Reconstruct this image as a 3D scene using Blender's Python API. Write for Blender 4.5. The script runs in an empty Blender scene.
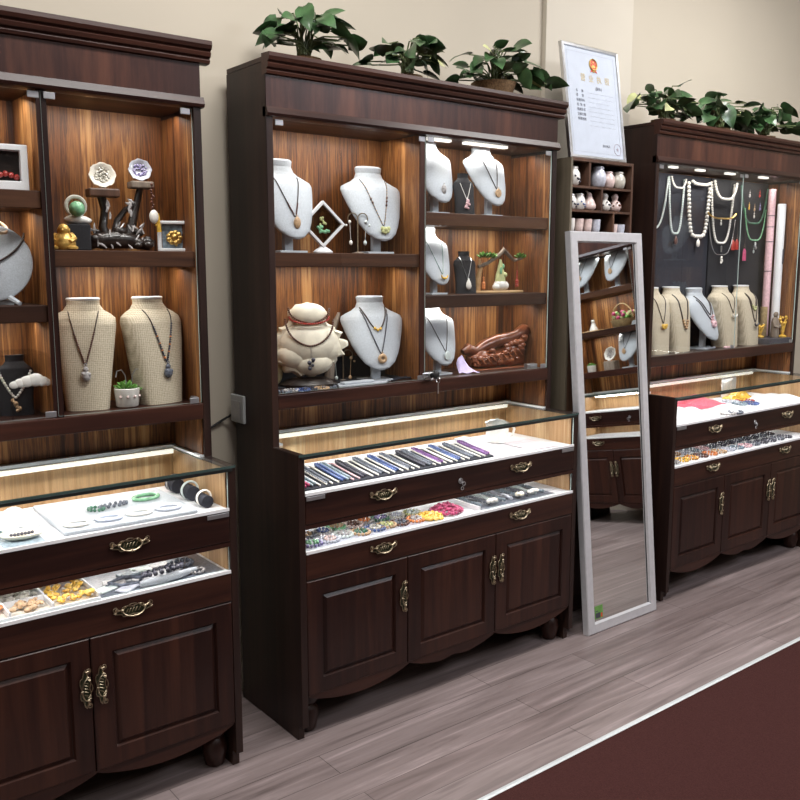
import bpy, math, random
from math import sin, cos, pi, radians, sqrt
from mathutils import Vector, Matrix
R = random.Random(11)
SC = bpy.context.scene
COL = SC.collection

# ------------------------------------------------------------------ materials
def _nt(name):
    m = bpy.data.materials.new(name); m.use_nodes = True
    nt = m.node_tree; b = nt.nodes['Principled BSDF']
    return m, nt, b
def N(nt, typ, **kw):
    n = nt.nodes.new(typ)
    for k, v in kw.items():
        if k in n.inputs: n.inputs[k].default_value = v
        else: setattr(n, k, v)
    return n
def ramp(nt, stops):
    r = nt.nodes.new('ShaderNodeValToRGB')
    e = r.color_ramp.elements
    while len(e) > len(stops): e.remove(e[-1])
    while len(e) < len(stops): e.new(0.5)
    for el, (p, c) in zip(e, stops):
        el.position = p; el.color = (c[0], c[1], c[2], 1)
    return r
def coords(nt, scale):
    tc = nt.nodes.new('ShaderNodeTexCoord'); mp = nt.nodes.new('ShaderNodeMapping')
    mp.inputs['Scale'].default_value = scale
    nt.links.new(tc.outputs['Object'], mp.inputs['Vector'])
    return mp.outputs['Vector']
def plain(name, c, rough=.5, metal=0, var=.12, vs=40, bump=0, emit=0, coat=0, spec=None):
    m, nt, b = _nt(name)
    v = coords(nt, (1, 1, 1))
    n = N(nt, 'ShaderNodeTexNoise', Scale=vs, Detail=3.0)
    nt.links.new(v, n.inputs['Vector'])
    r = ramp(nt, [(.3, [x * (1 - var) for x in c]), (.7, [min(1, x * (1 + var)) for x in c])])
    nt.links.new(n.outputs['Fac'], r.inputs['Fac']); nt.links.new(r.outputs['Color'], b.inputs['Base Color'])
    b.inputs['Roughness'].default_value = rough; b.inputs['Metallic'].default_value = metal
    if coat: b.inputs['Coat Weight'].default_value = coat
    if spec is not None: b.inputs['Specular IOR Level'].default_value = spec
    if bump:
        bp = N(nt, 'ShaderNodeBump', Strength=bump, Distance=.002)
        nt.links.new(n.outputs['Fac'], bp.inputs['Height']); nt.links.new(bp.outputs['Normal'], b.inputs['Normal'])
    if emit:
        nt.links.new(r.outputs['Color'], b.inputs['Emission Color']); b.inputs['Emission Strength'].default_value = emit
    return m
def wood(name, stops, axis='z', sc=24, stretch=.05, rough=.4, coat=0.0, bump=.15, low=3.0, spec=.5):
    m, nt, b = _nt(name)
    s = {'z': (sc, sc, sc * stretch), 'x': (sc * stretch, sc, sc), 'y': (sc, sc * stretch, sc)}[axis]
    v = coords(nt, s)
    n = N(nt, 'ShaderNodeTexNoise', Scale=1.0, Detail=6.0, Roughness=.62, Distortion=.35)
    nt.links.new(v, n.inputs['Vector'])
    k = low / sc
    v2 = nt.nodes.new('ShaderNodeVectorMath'); v2.operation = 'SCALE'; v2.inputs['Scale'].default_value = k
    nt.links.new(v, v2.inputs[0])
    n2 = N(nt, 'ShaderNodeTexNoise', Scale=1.0, Detail=2.0)
    nt.links.new(v2.outputs['Vector'], n2.inputs['Vector'])
    mx = nt.nodes.new('ShaderNodeMath'); mx.operation = 'MULTIPLY_ADD'
    mx.inputs[1].default_value = .55; nt.links.new(n2.outputs['Fac'], mx.inputs[0])
    ml = nt.nodes.new('ShaderNodeMath'); ml.operation = 'MULTIPLY'; ml.inputs[1].default_value = .5
    nt.links.new(n.outputs['Fac'], ml.inputs[0]); nt.links.new(ml.outputs[0], mx.inputs[2])
    r = ramp(nt, stops)
    nt.links.new(mx.outputs[0], r.inputs['Fac']); nt.links.new(r.outputs['Color'], b.inputs['Base Color'])
    b.inputs['Roughness'].default_value = rough; b.inputs['Coat Weight'].default_value = coat
    b.inputs['Specular IOR Level'].default_value = spec
    bp = N(nt, 'ShaderNodeBump', Strength=bump, Distance=.001)
    nt.links.new(n.outputs['Fac'], bp.inputs['Height']); nt.links.new(bp.outputs['Normal'], b.inputs['Normal'])
    return m
DARK = [(.33, (.0065, .0026, .0023)), (.5, (.0215, .0078, .0060)), (.66, (.052, .0185, .0115))]
SIDE = [(.33, (.0085, .0045, .0040)), (.5, (.018, .0085, .0070)), (.66, (.038, .0175, .0120))]
LIT = [(.33, (.014, .0045, .0022)), (.42, (.062, .0185, .0052)), (.465, (.20, .068, .017)), (.495, (.070, .0215, .0062)), (.535, (.27, .105, .026)), (.57, (.115, .037, .010)), (.62, (.40, .18, .056)), (.72, (.52, .29, .115))]
CASE = [(.32, (.20, .100, .040)), (.45, (.46, .28, .135)), (.55, (.32, .18, .078)), (.68, (.60, .42, .23))]
M = {}
M['dark_v'] = wood('walnut_upright', DARK, 'z', 30, .05, .36, .0, .12, 4.0, .28)
M['dark_h'] = wood('walnut_level', DARK, 'x', 30, .06, .36, .0, .12, 3.0, .28)
M['frieze'] = wood('frieze_wood', [(.33, (.012, .0048, .0040)), (.5, (.034, .0125, .0100)), (.66, (.090, .034, .021))], 'z', 22, .12, .36, .0, .12, 3.0, .3)
M['side'] = wood('walnut_side', SIDE, 'z', 26, .05, .42, 0, .1, 3.0, .28)
M['lit'] = wood('carbonized_pine', LIT, 'z', 62, .035, .5, 0, .2, 11)
M['case'] = wood('showcase_pine', CASE, 'z', 60, .04, .5, 0, .1, 7)
M['shelfwood'] = wood('shelf_wood', [(.34, (.014, .0058, .004)), (.5, (.036, .0145, .0085)), (.66, (.085, .036, .018))], 'x', 30, .06, .5, 0, .12, 3.0, .2)
M['unit'] = wood('small_shelf_wood', [(.34, (.035, .016, .010)), (.5, (.075, .034, .020)), (.66, (.14, .070, .040))], 'z', 34, .07, .45)
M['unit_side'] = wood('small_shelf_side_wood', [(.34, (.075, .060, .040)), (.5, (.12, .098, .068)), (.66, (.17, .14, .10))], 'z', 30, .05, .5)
M['rosewood'] = wood('red_carved_wood', [(.34, (.045, .011, .005)), (.5, (.17, .045, .016)), (.66, (.40, .13, .05))], 'x', 30, .25, .3, .3)
M['pine'] = wood('pale_wood', [(.34, (.25, .13, .05)), (.5, (.42, .25, .11)), (.66, (.58, .39, .2))], 'x', 40, .08, .5)
M['drift'] = wood('driftwood', [(.34, (.10, .075, .055)), (.5, (.22, .17, .13)), (.66, (.36, .30, .25))], 'z', 60, .2, .7)
M['root'] = wood('dark_root', [(.34, (.005, .003, .0025)), (.5, (.012, .0075, .006)), (.66, (.045, .032, .026))], 'x', 60, .4, .35, .3)
M['white'] = plain('white_leatherette', (.45, .485, .53), .55, var=.14, vs=300, bump=.25)
M['whiteplain'] = plain('white_lacquer', (.78, .78, .80), .35, var=.03)
M['cream'] = plain('cream_paint', (.74, .70, .62), .5, var=.04)
M['tray'] = plain('white_tray_cloth', (.74, .75, .78), .7, var=.04, vs=120)
M['paper'] = plain('paper', (.82, .83, .86), .6, var=.03, vs=20)
M['sheetpaper'] = plain('pinkish_paper', (.62, .56, .60), .6, var=.05, vs=20)
M['bluepaper'] = plain('bluish_paper', (.52, .56, .66), .6, var=.04, vs=20)
M['black'] = plain('black_velvet', (.012, .012, .016), .8, var=.3, vs=200)
M['velvet'] = plain('navy_velvet', (.014, .016, .026), .85, var=.3, vs=120)
M['gold'] = plain('antique_brass', (.40, .33, .23), .36, 1, var=.4, vs=200)
M['goldpaint'] = plain('gold_paint', (.62, .38, .10), .3, .45, var=.3, vs=90)
M['brightgold'] = plain('bright_gold', (.78, .52, .17), .3, 1, var=.2, vs=100)
M['amber'] = plain('amber_resin', (.72, .33, .045), .25, var=.35, vs=80, coat=.4)
M['honey'] = plain('honey_amber', (.80, .47, .07), .25, var=.3, vs=60, coat=.4)
M['chrome'] = plain('brushed_chrome', (.62, .63, .65), .28, 1, var=.08)
M['steel'] = plain('grey_steel', (.40, .40, .42), .35, .8, var=.08)
M['cord'] = plain('dark_cord', (.030, .016, .012), .55, var=.3)
M['brownbead'] = plain('brown_bead', (.10, .035, .022), .3, var=.4, vs=150, coat=.3)
M['redbead'] = plain('red_bead', (.36, .030, .022), .3, var=.3, vs=100, coat=.3)
M['pink'] = plain('pink_bead', (.46, .06, .16), .35, var=.35, vs=120)
M['pinkcloth'] = plain('coral_pink_cloth', (.80, .13, .19), .7, var=.15, vs=60)
M['palepink'] = plain('pale_pink_print', (.74, .48, .52), .6, var=.12, vs=90)
M['lilac'] = plain('lilac_velvet', (.50, .42, .66), .6, var=.12)
M['pearl'] = plain('pearl', (.80, .77, .72), .22, var=.06, coat=.3)
M['mint'] = plain('pale_mint_bead', (.63, .70, .69), .3, var=.1, coat=.2)
M['jade'] = plain('jade', (.19, .42, .24), .25, var=.35, vs=60, coat=.3)
M['green'] = plain('dark_green_bead', (.05, .16, .10), .3, var=.4, vs=60, coat=.3)
M['bluebead'] = plain('blue_bead', (.06, .10, .26), .3, var=.5, vs=120, coat=.3)
M['greyblue'] = plain('grey_blue_stone', (.22, .28, .33), .4, var=.4, vs=120)
M['slate'] = plain('slate_stone', (.12, .135, .17), .3, var=.5, vs=120)
M['purple'] = plain('purple_bead', (.16, .07, .22), .3, var=.4, vs=100)
M['tan'] = plain('tan_stone', (.50, .33, .19), .4, var=.3, vs=160)
M['orange'] = plain('orange_agate', (.64, .22, .07), .3, var=.35, vs=80)
M['agate'] = plain('grey_agate', (.42, .40, .40), .3, var=.45, vs=120)
M['coral'] = plain('cream_shell', (.82, .76, .62), .45, var=.16, vs=22, bump=.5)
M['shelljade'] = plain('yellow_shell', (.62, .58, .36), .4, var=.3, vs=30, bump=.4)
M['ceramic'] = plain('glazed_white_ceramic', (.74, .72, .68), .25, var=.08, vs=40, coat=.4)
M['cerpink'] = plain('blush_ceramic', (.66, .52, .49), .28, var=.14, vs=60, coat=.4)
M['cergrey'] = plain('olive_grey_ceramic', (.50, .48, .42), .3, var=.2, vs=60, coat=.3)
M['cerblue'] = plain('lavender_ceramic', (.52, .54, .62), .28, var=.2, vs=80, coat=.3)
M['soot'] = plain('dark_pattern', (.05, .05, .07), .4, var=.3)
M['leaf'] = plain('pothos_leaf', (.042, .094, .036), .34, var=.6, vs=24, coat=.25)
M['leaf2'] = plain('bright_leaf', (.11, .27, .05), .4, var=.35, vs=30)
M['leafpale'] = plain('pale_yellowing_leaf', (.50, .52, .25), .5, var=.2, vs=30)
M['stem'] = plain('pothos_stem', (.10, .13, .05), .5, var=.3)
M['basket'] = plain('woven_basket', (.26, .16, .08), .7, var=.4, vs=150, bump=.6)
M['socket'] = plain('grey_plastic', (.44, .46, .46), .4, var=.04)
M['cable'] = plain('black_cable', (.012, .012, .012), .5, var=.1)
M['mirrorframe'] = plain('silver_white_frame', (.60, .60, .63), .35, .35, var=.05)
M['stickergreen'] = plain('green_sticker', (.13, .30, .07), .5, var=.2)
M['red'] = plain('emblem_red', (.62, .05, .03), .4, var=.1)
M['print'] = plain('grey_print', (.16, .17, .22), .6, var=.1)
M['faint'] = plain('faint_line', (.45, .48, .56), .6, var=.1)
M['goldprint'] = plain('gold_print', (.60, .47, .24), .5, var=.1)
M['sealred'] = plain('seal_print', (.40, .32, .40), .6, var=.1)
M['rope'] = plain('bamboo', (.45, .33, .17), .5, var=.25, vs=60)
M['amethyst'] = plain('amethyst_crystal', (.24, .21, .42), .2, var=.5, vs=140, coat=.5)
M['led'] = plain('led_strip', (1, .95, .86), .5, var=.01, emit=1.3)
M['edge'] = plain('glass_edge', (.50, .62, .60), .15, var=.05)
M['darkedge'] = plain('dark_glass_edge', (.045, .075, .07), .15, var=.05)
M['seal'] = plain('black_rubber_seal', (.010, .012, .012), .4, var=.1)
M['rail'] = plain('white_aluminium', (.72, .76, .78), .3, .3, var=.04)

def woven(name, c1, c2, s):
    m, nt, b = _nt(name)
    v = coords(nt, (1, 1, 1))
    w1 = N(nt, 'ShaderNodeTexWave', Scale=s, Distortion=2.0); w1.bands_direction = 'Z'
    w2 = N(nt, 'ShaderNodeTexWave', Scale=s, Distortion=2.0); w2.bands_direction = 'X'
    nz = N(nt, 'ShaderNodeTexNoise', Scale=260.0, Detail=3.0)
    for w in (w1, w2, nz): nt.links.new(v, w.inputs['Vector'])
    a = nt.nodes.new('ShaderNodeMath'); a.operation = 'ADD'
    nt.links.new(w1.outputs['Fac'], a.inputs[0]); nt.links.new(w2.outputs['Fac'], a.inputs[1])
    h = nt.nodes.new('ShaderNodeMath'); h.operation = 'MULTIPLY_ADD'; h.inputs[1].default_value = .22
    nt.links.new(a.outputs[0], h.inputs[0]); 
    q = nt.nodes.new('ShaderNodeMath'); q.operation = 'MULTIPLY'; q.inputs[1].default_value = .6
    nt.links.new(nz.outputs['Fac'], q.inputs[0]); nt.links.new(q.outputs[0], h.inputs[2])
    r = ramp(nt, [(.25, c1), (.75, c2)])
    nt.links.new(h.outputs[0], r.inputs['Fac']); nt.links.new(r.outputs['Color'], b.inputs['Base Color'])
    bp = N(nt, 'ShaderNodeBump', Strength=.4, Distance=.001)
    nt.links.new(h.outputs[0], bp.inputs['Height']); nt.links.new(bp.outputs['Normal'], b.inputs['Normal'])
    b.inputs['Roughness'].default_value = .85
    return m
M['burlap'] = woven('burlap', (.36, .30, .21), (.70, .62, .48), 60)
M['burlapdim'] = woven('burlap_side', (.34, .25, .15), (.60, .48, .32), 90)

def glass_mat(name, tint, k=1.0):
    m = bpy.data.materials.new(name); m.use_nodes = True; nt = m.node_tree; nt.nodes.clear()
    o = nt.nodes.new('ShaderNodeOutputMaterial'); mix = nt.nodes.new('ShaderNodeMixShader')
    t = N(nt, 'ShaderNodeBsdfTransparent', Color=(*tint, 1)); g = N(nt, 'ShaderNodeBsdfGlossy', Roughness=.02)
    f = N(nt, 'ShaderNodeFresnel', IOR=1.45); ge = nt.nodes.new('ShaderNodeNewGeometry')
    fr = nt.nodes.new('ShaderNodeMath'); fr.operation = 'SUBTRACT'; fr.inputs[0].default_value = 1; nt.links.new(ge.outputs['Backfacing'], fr.inputs[1])
    f2 = nt.nodes.new('ShaderNodeMath'); f2.operation = 'MULTIPLY'; nt.links.new(f.outputs[0], f2.inputs[0]); nt.links.new(fr.outputs[0], f2.inputs[1])
    ml = nt.nodes.new('ShaderNodeMath'); ml.operation = 'MULTIPLY'; ml.inputs[1].default_value = k
    nt.links.new(f2.outputs[0], ml.inputs[0]); nt.links.new(ml.outputs[0], mix.inputs[0])
    nt.links.new(t.outputs[0], mix.inputs[1]); nt.links.new(g.outputs[0], mix.inputs[2]); nt.links.new(mix.outputs[0], o.inputs[0])
    return m
M['glass'] = glass_mat('clear_glass', (.985, .99, .988), 1.0)
M['topglass'] = glass_mat('counter_glass', (.95, .975, .965), 1.0)
M['acrylic'] = glass_mat('clear_acrylic', (.93, .93, .93), 1.0)
M['smoke'] = glass_mat('grey_film', (.55, .56, .54), 1.0)
M['mirror'] = plain('mirror_silvering', (.86, .88, .87), .015, 1, var=.0)

# ------------------------------------------------------------------ mesh builder
class MB:
    def __init__(s): s.v = []; s.f = []; s.mi = []; s.cur = 0
    def mat(s, i): s.cur = i; return s
    def mark(s): return len(s.v)
    def xf(s, k, mtx):
        for i in range(k, len(s.v)): s.v[i] = tuple(mtx @ Vector(s.v[i]))
    def face(s, *idx): s.f.append(idx); s.mi.append(s.cur)
    def box(s, x0, x1, y0, y1, z0, z1):
        b = len(s.v)
        s.v += [(x0, y0, z0), (x1, y0, z0), (x1, y1, z0), (x0, y1, z0), (x0, y0, z1), (x1, y0, z1), (x1, y1, z1), (x0, y1, z1)]
        for q in ((0, 3, 2, 1), (4, 5, 6, 7), (0, 1, 5, 4), (1, 2, 6, 5), (2, 3, 7, 6), (3, 0, 4, 7)): s.face(*[b + i for i in q])
        return s
    def rings(s, rs, cap0=True, cap1=True, closed=False):
        b = len(s.v); n = len(rs[0])
        for r in rs: s.v += [tuple(p) for p in r]
        m = len(rs)
        for j in range(m if closed else m - 1):
            k = (j + 1) % m
            for i in range(n):
                i2 = (i + 1) % n
                s.face(b + j * n + i, b + j * n + i2, b + k * n + i2, b + k * n + i)
        if not closed:
            if cap0: s.face(*[b + i for i in reversed(range(n))])
            if cap1: s.face(*[b + (m - 1) * n + i for i in range(n)])
        return s
    def lathe(s, prof, c=(0, 0, 0), n=14, sx=1, sy=1):
        rs = [[(c[0] + r * sx * cos(2 * pi * i / n), c[1] + r * sy * sin(2 * pi * i / n), c[2] + z) for i in range(n)] for r, z in prof]
        return s.rings(rs)
    def sphere(s, c, r, sc=(1, 1, 1), nu=8, nv=5):
        prof = [(max(.02, sin(pi * j / nv)), -cos(pi * j / nv)) for j in range(nv + 1)]
        rs = [[(c[0] + r * sc[0] * q * cos(2 * pi * i / nu), c[1] + r * sc[1] * q * sin(2 * pi * i / nu), c[2] + r * sc[2] * z) for i in range(nu)] for q, z in prof]
        return s.rings(rs)
    def tube(s, pts, r, n=6, closed=False):
        P = [Vector(p) for p in pts]; m = len(P); rs = []
        up = None
        for i in range(m):
            if closed: t = P[(i + 1) % m] - P[i - 1]
            else: t = P[min(i + 1, m - 1)] - P[max(i - 1, 0)]
            if t.length < 1e-9: t = Vector((0, 0, 1))
            t.normalize()
            if up is None:
                up = Vector((0, 0, 1)) if abs(t.z) < .9 else Vector((0, 1, 0))
            u = (up - t * up.dot(t))
            if u.length < 1e-6: u = t.orthogonal()
            u.normalize(); w = t.cross(u); up = u
            rr = r[i] if isinstance(r, (list, tuple)) else r
            rs.append([P[i] + u * rr * cos(2 * pi * k / n) + w * rr * sin(2 * pi * k / n) for k in range(n)])
        return s.rings(rs, closed=closed)
    def ring(s, c, R_, r, n=20, k=6, axis='z', sx=1, sy=1):
        pts = []
        for i in range(n):
            a = 2 * pi * i / n; x, y = R_ * cos(a) * sx, R_ * sin(a) * sy
            d = {'z': (x, y, 0), 'y': (x, 0, y), 'x': (0, x, y)}[axis]
            pts.append((c[0] + d[0], c[1] + d[1], c[2] + d[2]))
        return s.tube(pts, r, k, True)
    def prism(s, poly, a, b, plane='xz'):
        def p3(q, t):
            return {'xz': (q[0], t, q[1]), 'xy': (q[0], q[1], t), 'yz': (t, q[0], q[1])}[plane]
        return s.rings([[p3(q, a) for q in poly], [p3(q, b) for q in poly]])
    def beads(s, pts, r, nu=6, nv=4):
        for i, p in enumerate(pts):
            s.sphere(p, r[i] if isinstance(r, list) else r, (1, 1, 1), nu, nv)
        return s
    def grid(s, fn, nu, nv):
        b = len(s.v)
        for j in range(nv + 1):
            for i in range(nu + 1): s.v.append(tuple(fn(i / nu, j / nv)))
        for j in range(nv):
            for i in range(nu):
                q = b + j * (nu + 1) + i
                s.face(q, q + 1, q + nu + 2, q + nu + 1)
        return s
    def build(s, name, mats, parent=None, smooth=False, bevel=0, loc=None, rot=None):
        me = bpy.data.meshes.new(name); me.from_pydata(s.v, [], s.f)
        if not isinstance(mats, (list, tuple)): mats = [mats]
        for m in mats: me.materials.append(M[m] if isinstance(m, str) else m)
        me.polygons.foreach_set('material_index', s.mi)
        if smooth:
            me.polygons.foreach_set('use_smooth', [True] * len(s.f))
            try: me.set_sharp_from_angle(angle=radians(48))
            except Exception: pass
        me.update()
        o = bpy.data.objects.new(name, me); COL.objects.link(o)
        if parent: o.parent = parent
        if loc: o.location = loc
        if rot: o.rotation_euler = rot
        if bevel:
            b = o.modifiers.new('edge', 'BEVEL'); b.width = bevel; b.segments = 2; b.limit_method = 'ANGLE'
        return o
def tag(o, label, cat, group=None, kind=None):
    o['label'] = label; o['category'] = cat
    if group: o['group'] = group
    if kind: o['kind'] = kind
    return o
def thing(name, label, cat, loc=(0, 0, 0), rz=0, group=None, sc=1, rot=None):
    o = bpy.data.objects.new(name, None); COL.objects.link(o); o.empty_display_size = .05
    o.location = loc; o.rotation_euler = rot if rot else (0, 0, radians(rz)); o.scale = (sc, sc, sc)
    return tag(o, label, cat, group)
def solo(name, mb, mats, label, cat, loc=(0, 0, 0), rz=0, group=None, smooth=False, bevel=0, rot=None, kind=None):
    o = mb.build(name, mats, None, smooth, bevel, loc, rot if rot else (0, 0, radians(rz)))
    return tag(o, label, cat, group, kind)
def struct(name, mb, mat, **k):
    o = mb.build(name, mat, **k); o['kind'] = 'structure'; return o
def lamp(name, loc, rot, sx, sy, watts, col, spread=None):
    l = bpy.data.lights.new(name, 'AREA'); l.shape = 'RECTANGLE'; l.size = sx; l.size_y = sy; l.energy = watts; l.color = col
    if spread: l.spread = spread
    o = bpy.data.objects.new(name, l); COL.objects.link(o); o.location = loc; o.rotation_euler = rot
    return o

# ------------------------------------------------------------------ the shop
def floor_mat():
    m, nt, b = _nt('laminate_floor')
    v = coords(nt, (1, 1, 1))
    br = N(nt, 'ShaderNodeTexBrick', Scale=1.0, **{'Mortar Size': .0014, 'Brick Width': 1.22, 'Row Height': .125})
    br.inputs['Color1'].default_value = (.182, .142, .137, 1); br.inputs['Color2'].default_value = (.232, .187, .182, 1)
    br.inputs['Mortar'].default_value = (.075, .058, .055, 1); br.offset = .37
    nt.links.new(v, br.inputs['Vector'])
    v2 = coords(nt, (1.6, 26, 1))
    n = N(nt, 'ShaderNodeTexNoise', Scale=1.0, Detail=7.0, Roughness=.6, Distortion=.6); nt.links.new(v2, n.inputs['Vector'])
    r = ramp(nt, [(.3, (.55, .53, .53)), (.48, (.95, .94, .94)), (.56, (1.05, 1.05, 1.06)), (.72, (1.6, 1.6, 1.64))])
    nt.links.new(n.outputs['Fac'], r.inputs['Fac'])
    mx = nt.nodes.new('ShaderNodeMix'); mx.data_type = 'RGBA'; mx.blend_type = 'MULTIPLY'; mx.inputs[0].default_value = 1
    nt.links.new(br.outputs['Color'], mx.inputs[6]); nt.links.new(r.outputs['Color'], mx.inputs[7])
    nt.links.new(mx.outputs[2], b.inputs['Base Color'])
    b.inputs['Roughness'].default_value = .36
    return m
def wall_mat():
    return plain('cream_wall_paint', (.475, .425, .345), .75, var=.035, vs=1.5)
wm = wall_mat()
struct('floor', MB().box(-4.4, 4.4, -6.2, .12, -.06, 0), floor_mat())
struct('wall_back', MB().box(-4.4, 4.4, .045, .14, 0, 3.4), wm)
struct('trim_1', MB().box(1.545, 2.135, .022, .045, 0, 3.4), plain('pilaster_paint', (.525, .480, .405), .7, var=.03, vs=2)).name = 'trim_1'
struct('wall_right', MB().box(4.3, 4.4, -6.2, .045, 0, 3.4), wm)
struct('wall_left', MB().box(-4.4, -4.3, -6.2, .045, 0, 3.4), wm)
struct('wall_front', MB().box(-4.3, 4.3, -6.2, -6.1, 0, 3.4), M['dark_v'])
struct('ceiling', MB().box(-4.4, 4.4, -6.2, .14, 3.4, 3.46), plain('ceiling_paint', (.78, .77, .75), .8, var=.02, vs=2))
cm = plain('dark_red_carpet', (.046, .0165, .0150), .95, var=.22, vs=260, bump=.6, spec=.1)
solo('carpet', MB().box(-4.2, 2.10, -3.4, -1.012, .0005, .006), cm, 'dark maroon carpet covering the floor in front of the cabinets', 'carpet')
solo('carpet_edging', MB().prism([(-1.012, .0), (-1.012, .0075), (-1.004, .0085), (-.992, .006), (-.986, .0005)], -4.2, 2.10, 'yz'), 'rail', 'thin pale metal edging strip between laminate floor and maroon carpet', 'edging strip')

# ------------------------------------------------------------------ cabinets
W, DU, DB, HC = 1.327, .254, .407, .97
def handle_mb(L=.12, Hh=.036):
    m = MB()
    out = []
    for i in range(36):
        a = 2 * pi * i / 36; k = 1 + .16 * cos(6 * a) + .10 * cos(2 * a)
        out.append((L * .36 * cos(a) * k, Hh * .42 * sin(a) * k))
    m.mat(1).prism(out, -.0025, .0, 'xz')
    m.mat(0).tube([(x, -.003, z) for x, z in out], .0016, 5, True)
    for s in (-1, 1):                       # scrolled ends
        m.tube([(s * (L * .33 + .018 * t + .004 * sin(6 * t)), -.004, .006 * sin(5.5 * t) + Hh * .16) for t in [i / 10 for i in range(11)]], [.0022] * 10 + [.0012], 5)
        m.ring((s * L * .42, -.004, Hh * .28), .006, .0018, 10, 5, 'y')
        m.sphere((s * L * .27, -.008, Hh * .16), .0052)
    m.tube([(L * .27 * cos(a), -.010 - .006 * sin(a), Hh * .16 - Hh * .52 * sin(a)) for a in [pi * i / 12 for i in range(13)]], [.0014 + .0008 * sin(pi * i / 12) for i in range(13)], 6)
    m.sphere((0, -.015, -Hh * .36), .0042)
    for x in (-.018, -.009, 0, .009, .018): m.tube([(x - .003, -.004, -.004), (x, -.0055, .002 + .003 * cos(90 * x)), (x + .003, -.004, .007)], .0011, 4)
    for s in (-1, 1): m.tube([(s * (.020 + .010 * t), -.004, .010 + .005 * sin(7 * t)) for t in [i / 8 for i in range(9)]], .0014, 4)
    m.tube([(.012 * cos(a), -.004, .014 + .005 * sin(a)) for a in [pi * i / 8 for i in range(9)]], .0016, 5)
    return m
M['plate'] = plain('handle_backplate', (.045, .050, .028), .4, .6, var=.4, vs=150)
HMESH = handle_mb()
def put_handle(parent, x, y, z, vertical=False):
    o = HMESH.build('handle', ['gold', 'plate'], parent, True, 0, (x, y, z), (0, radians(90), 0) if vertical else None)
    return o
def put_lock(parent, x, y, z):
    m = MB(); m.ring((0, -.003, .012), .009, .002, 12, 5, 'y'); m.ring((.014, -.005, 0), .007, .002, 12, 5, 'y'); m.ring((.006, -.006, -.016), .006, .0016, 12, 5, 'y')
    m.sphere((0, -.002, .012), .006, (1, .5, 1))
    return m.build('lock', 'steel', parent, True, 0, (x, y, z))

def door_mb(x0, x1, z0, z1):
    m = MB(); yf = -DB
    px0, px1, pz0, pz1 = x0 + .058, x1 - .052, z0 + .052, z1 - .052
    def rect(a0, a1, b0, b1, y): return [(a0, y, b0), (a1, y, b0), (a1, y, b1), (a0, y, b1)]
    rs = [rect(x0, x1, z0, z1, yf + .022), rect(x0, x1, z0, z1, yf + .0025), rect(x0 + .0025, x1 - .0025, z0 + .0025, z1 - .0025, yf),
          rect(px0, px1, pz0, pz1, yf), rect(px0 + .004, px1 - .004, pz0 + .004, pz1 - .004, yf + .009),
          rect(px0 + .007, px1 - .007, pz0 + .007, pz1 - .007, yf + .009), rect(px0 + .018, px1 - .018, pz0 + .018, pz1 - .018, yf + .0015)]
    m.rings(rs); return m

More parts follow.
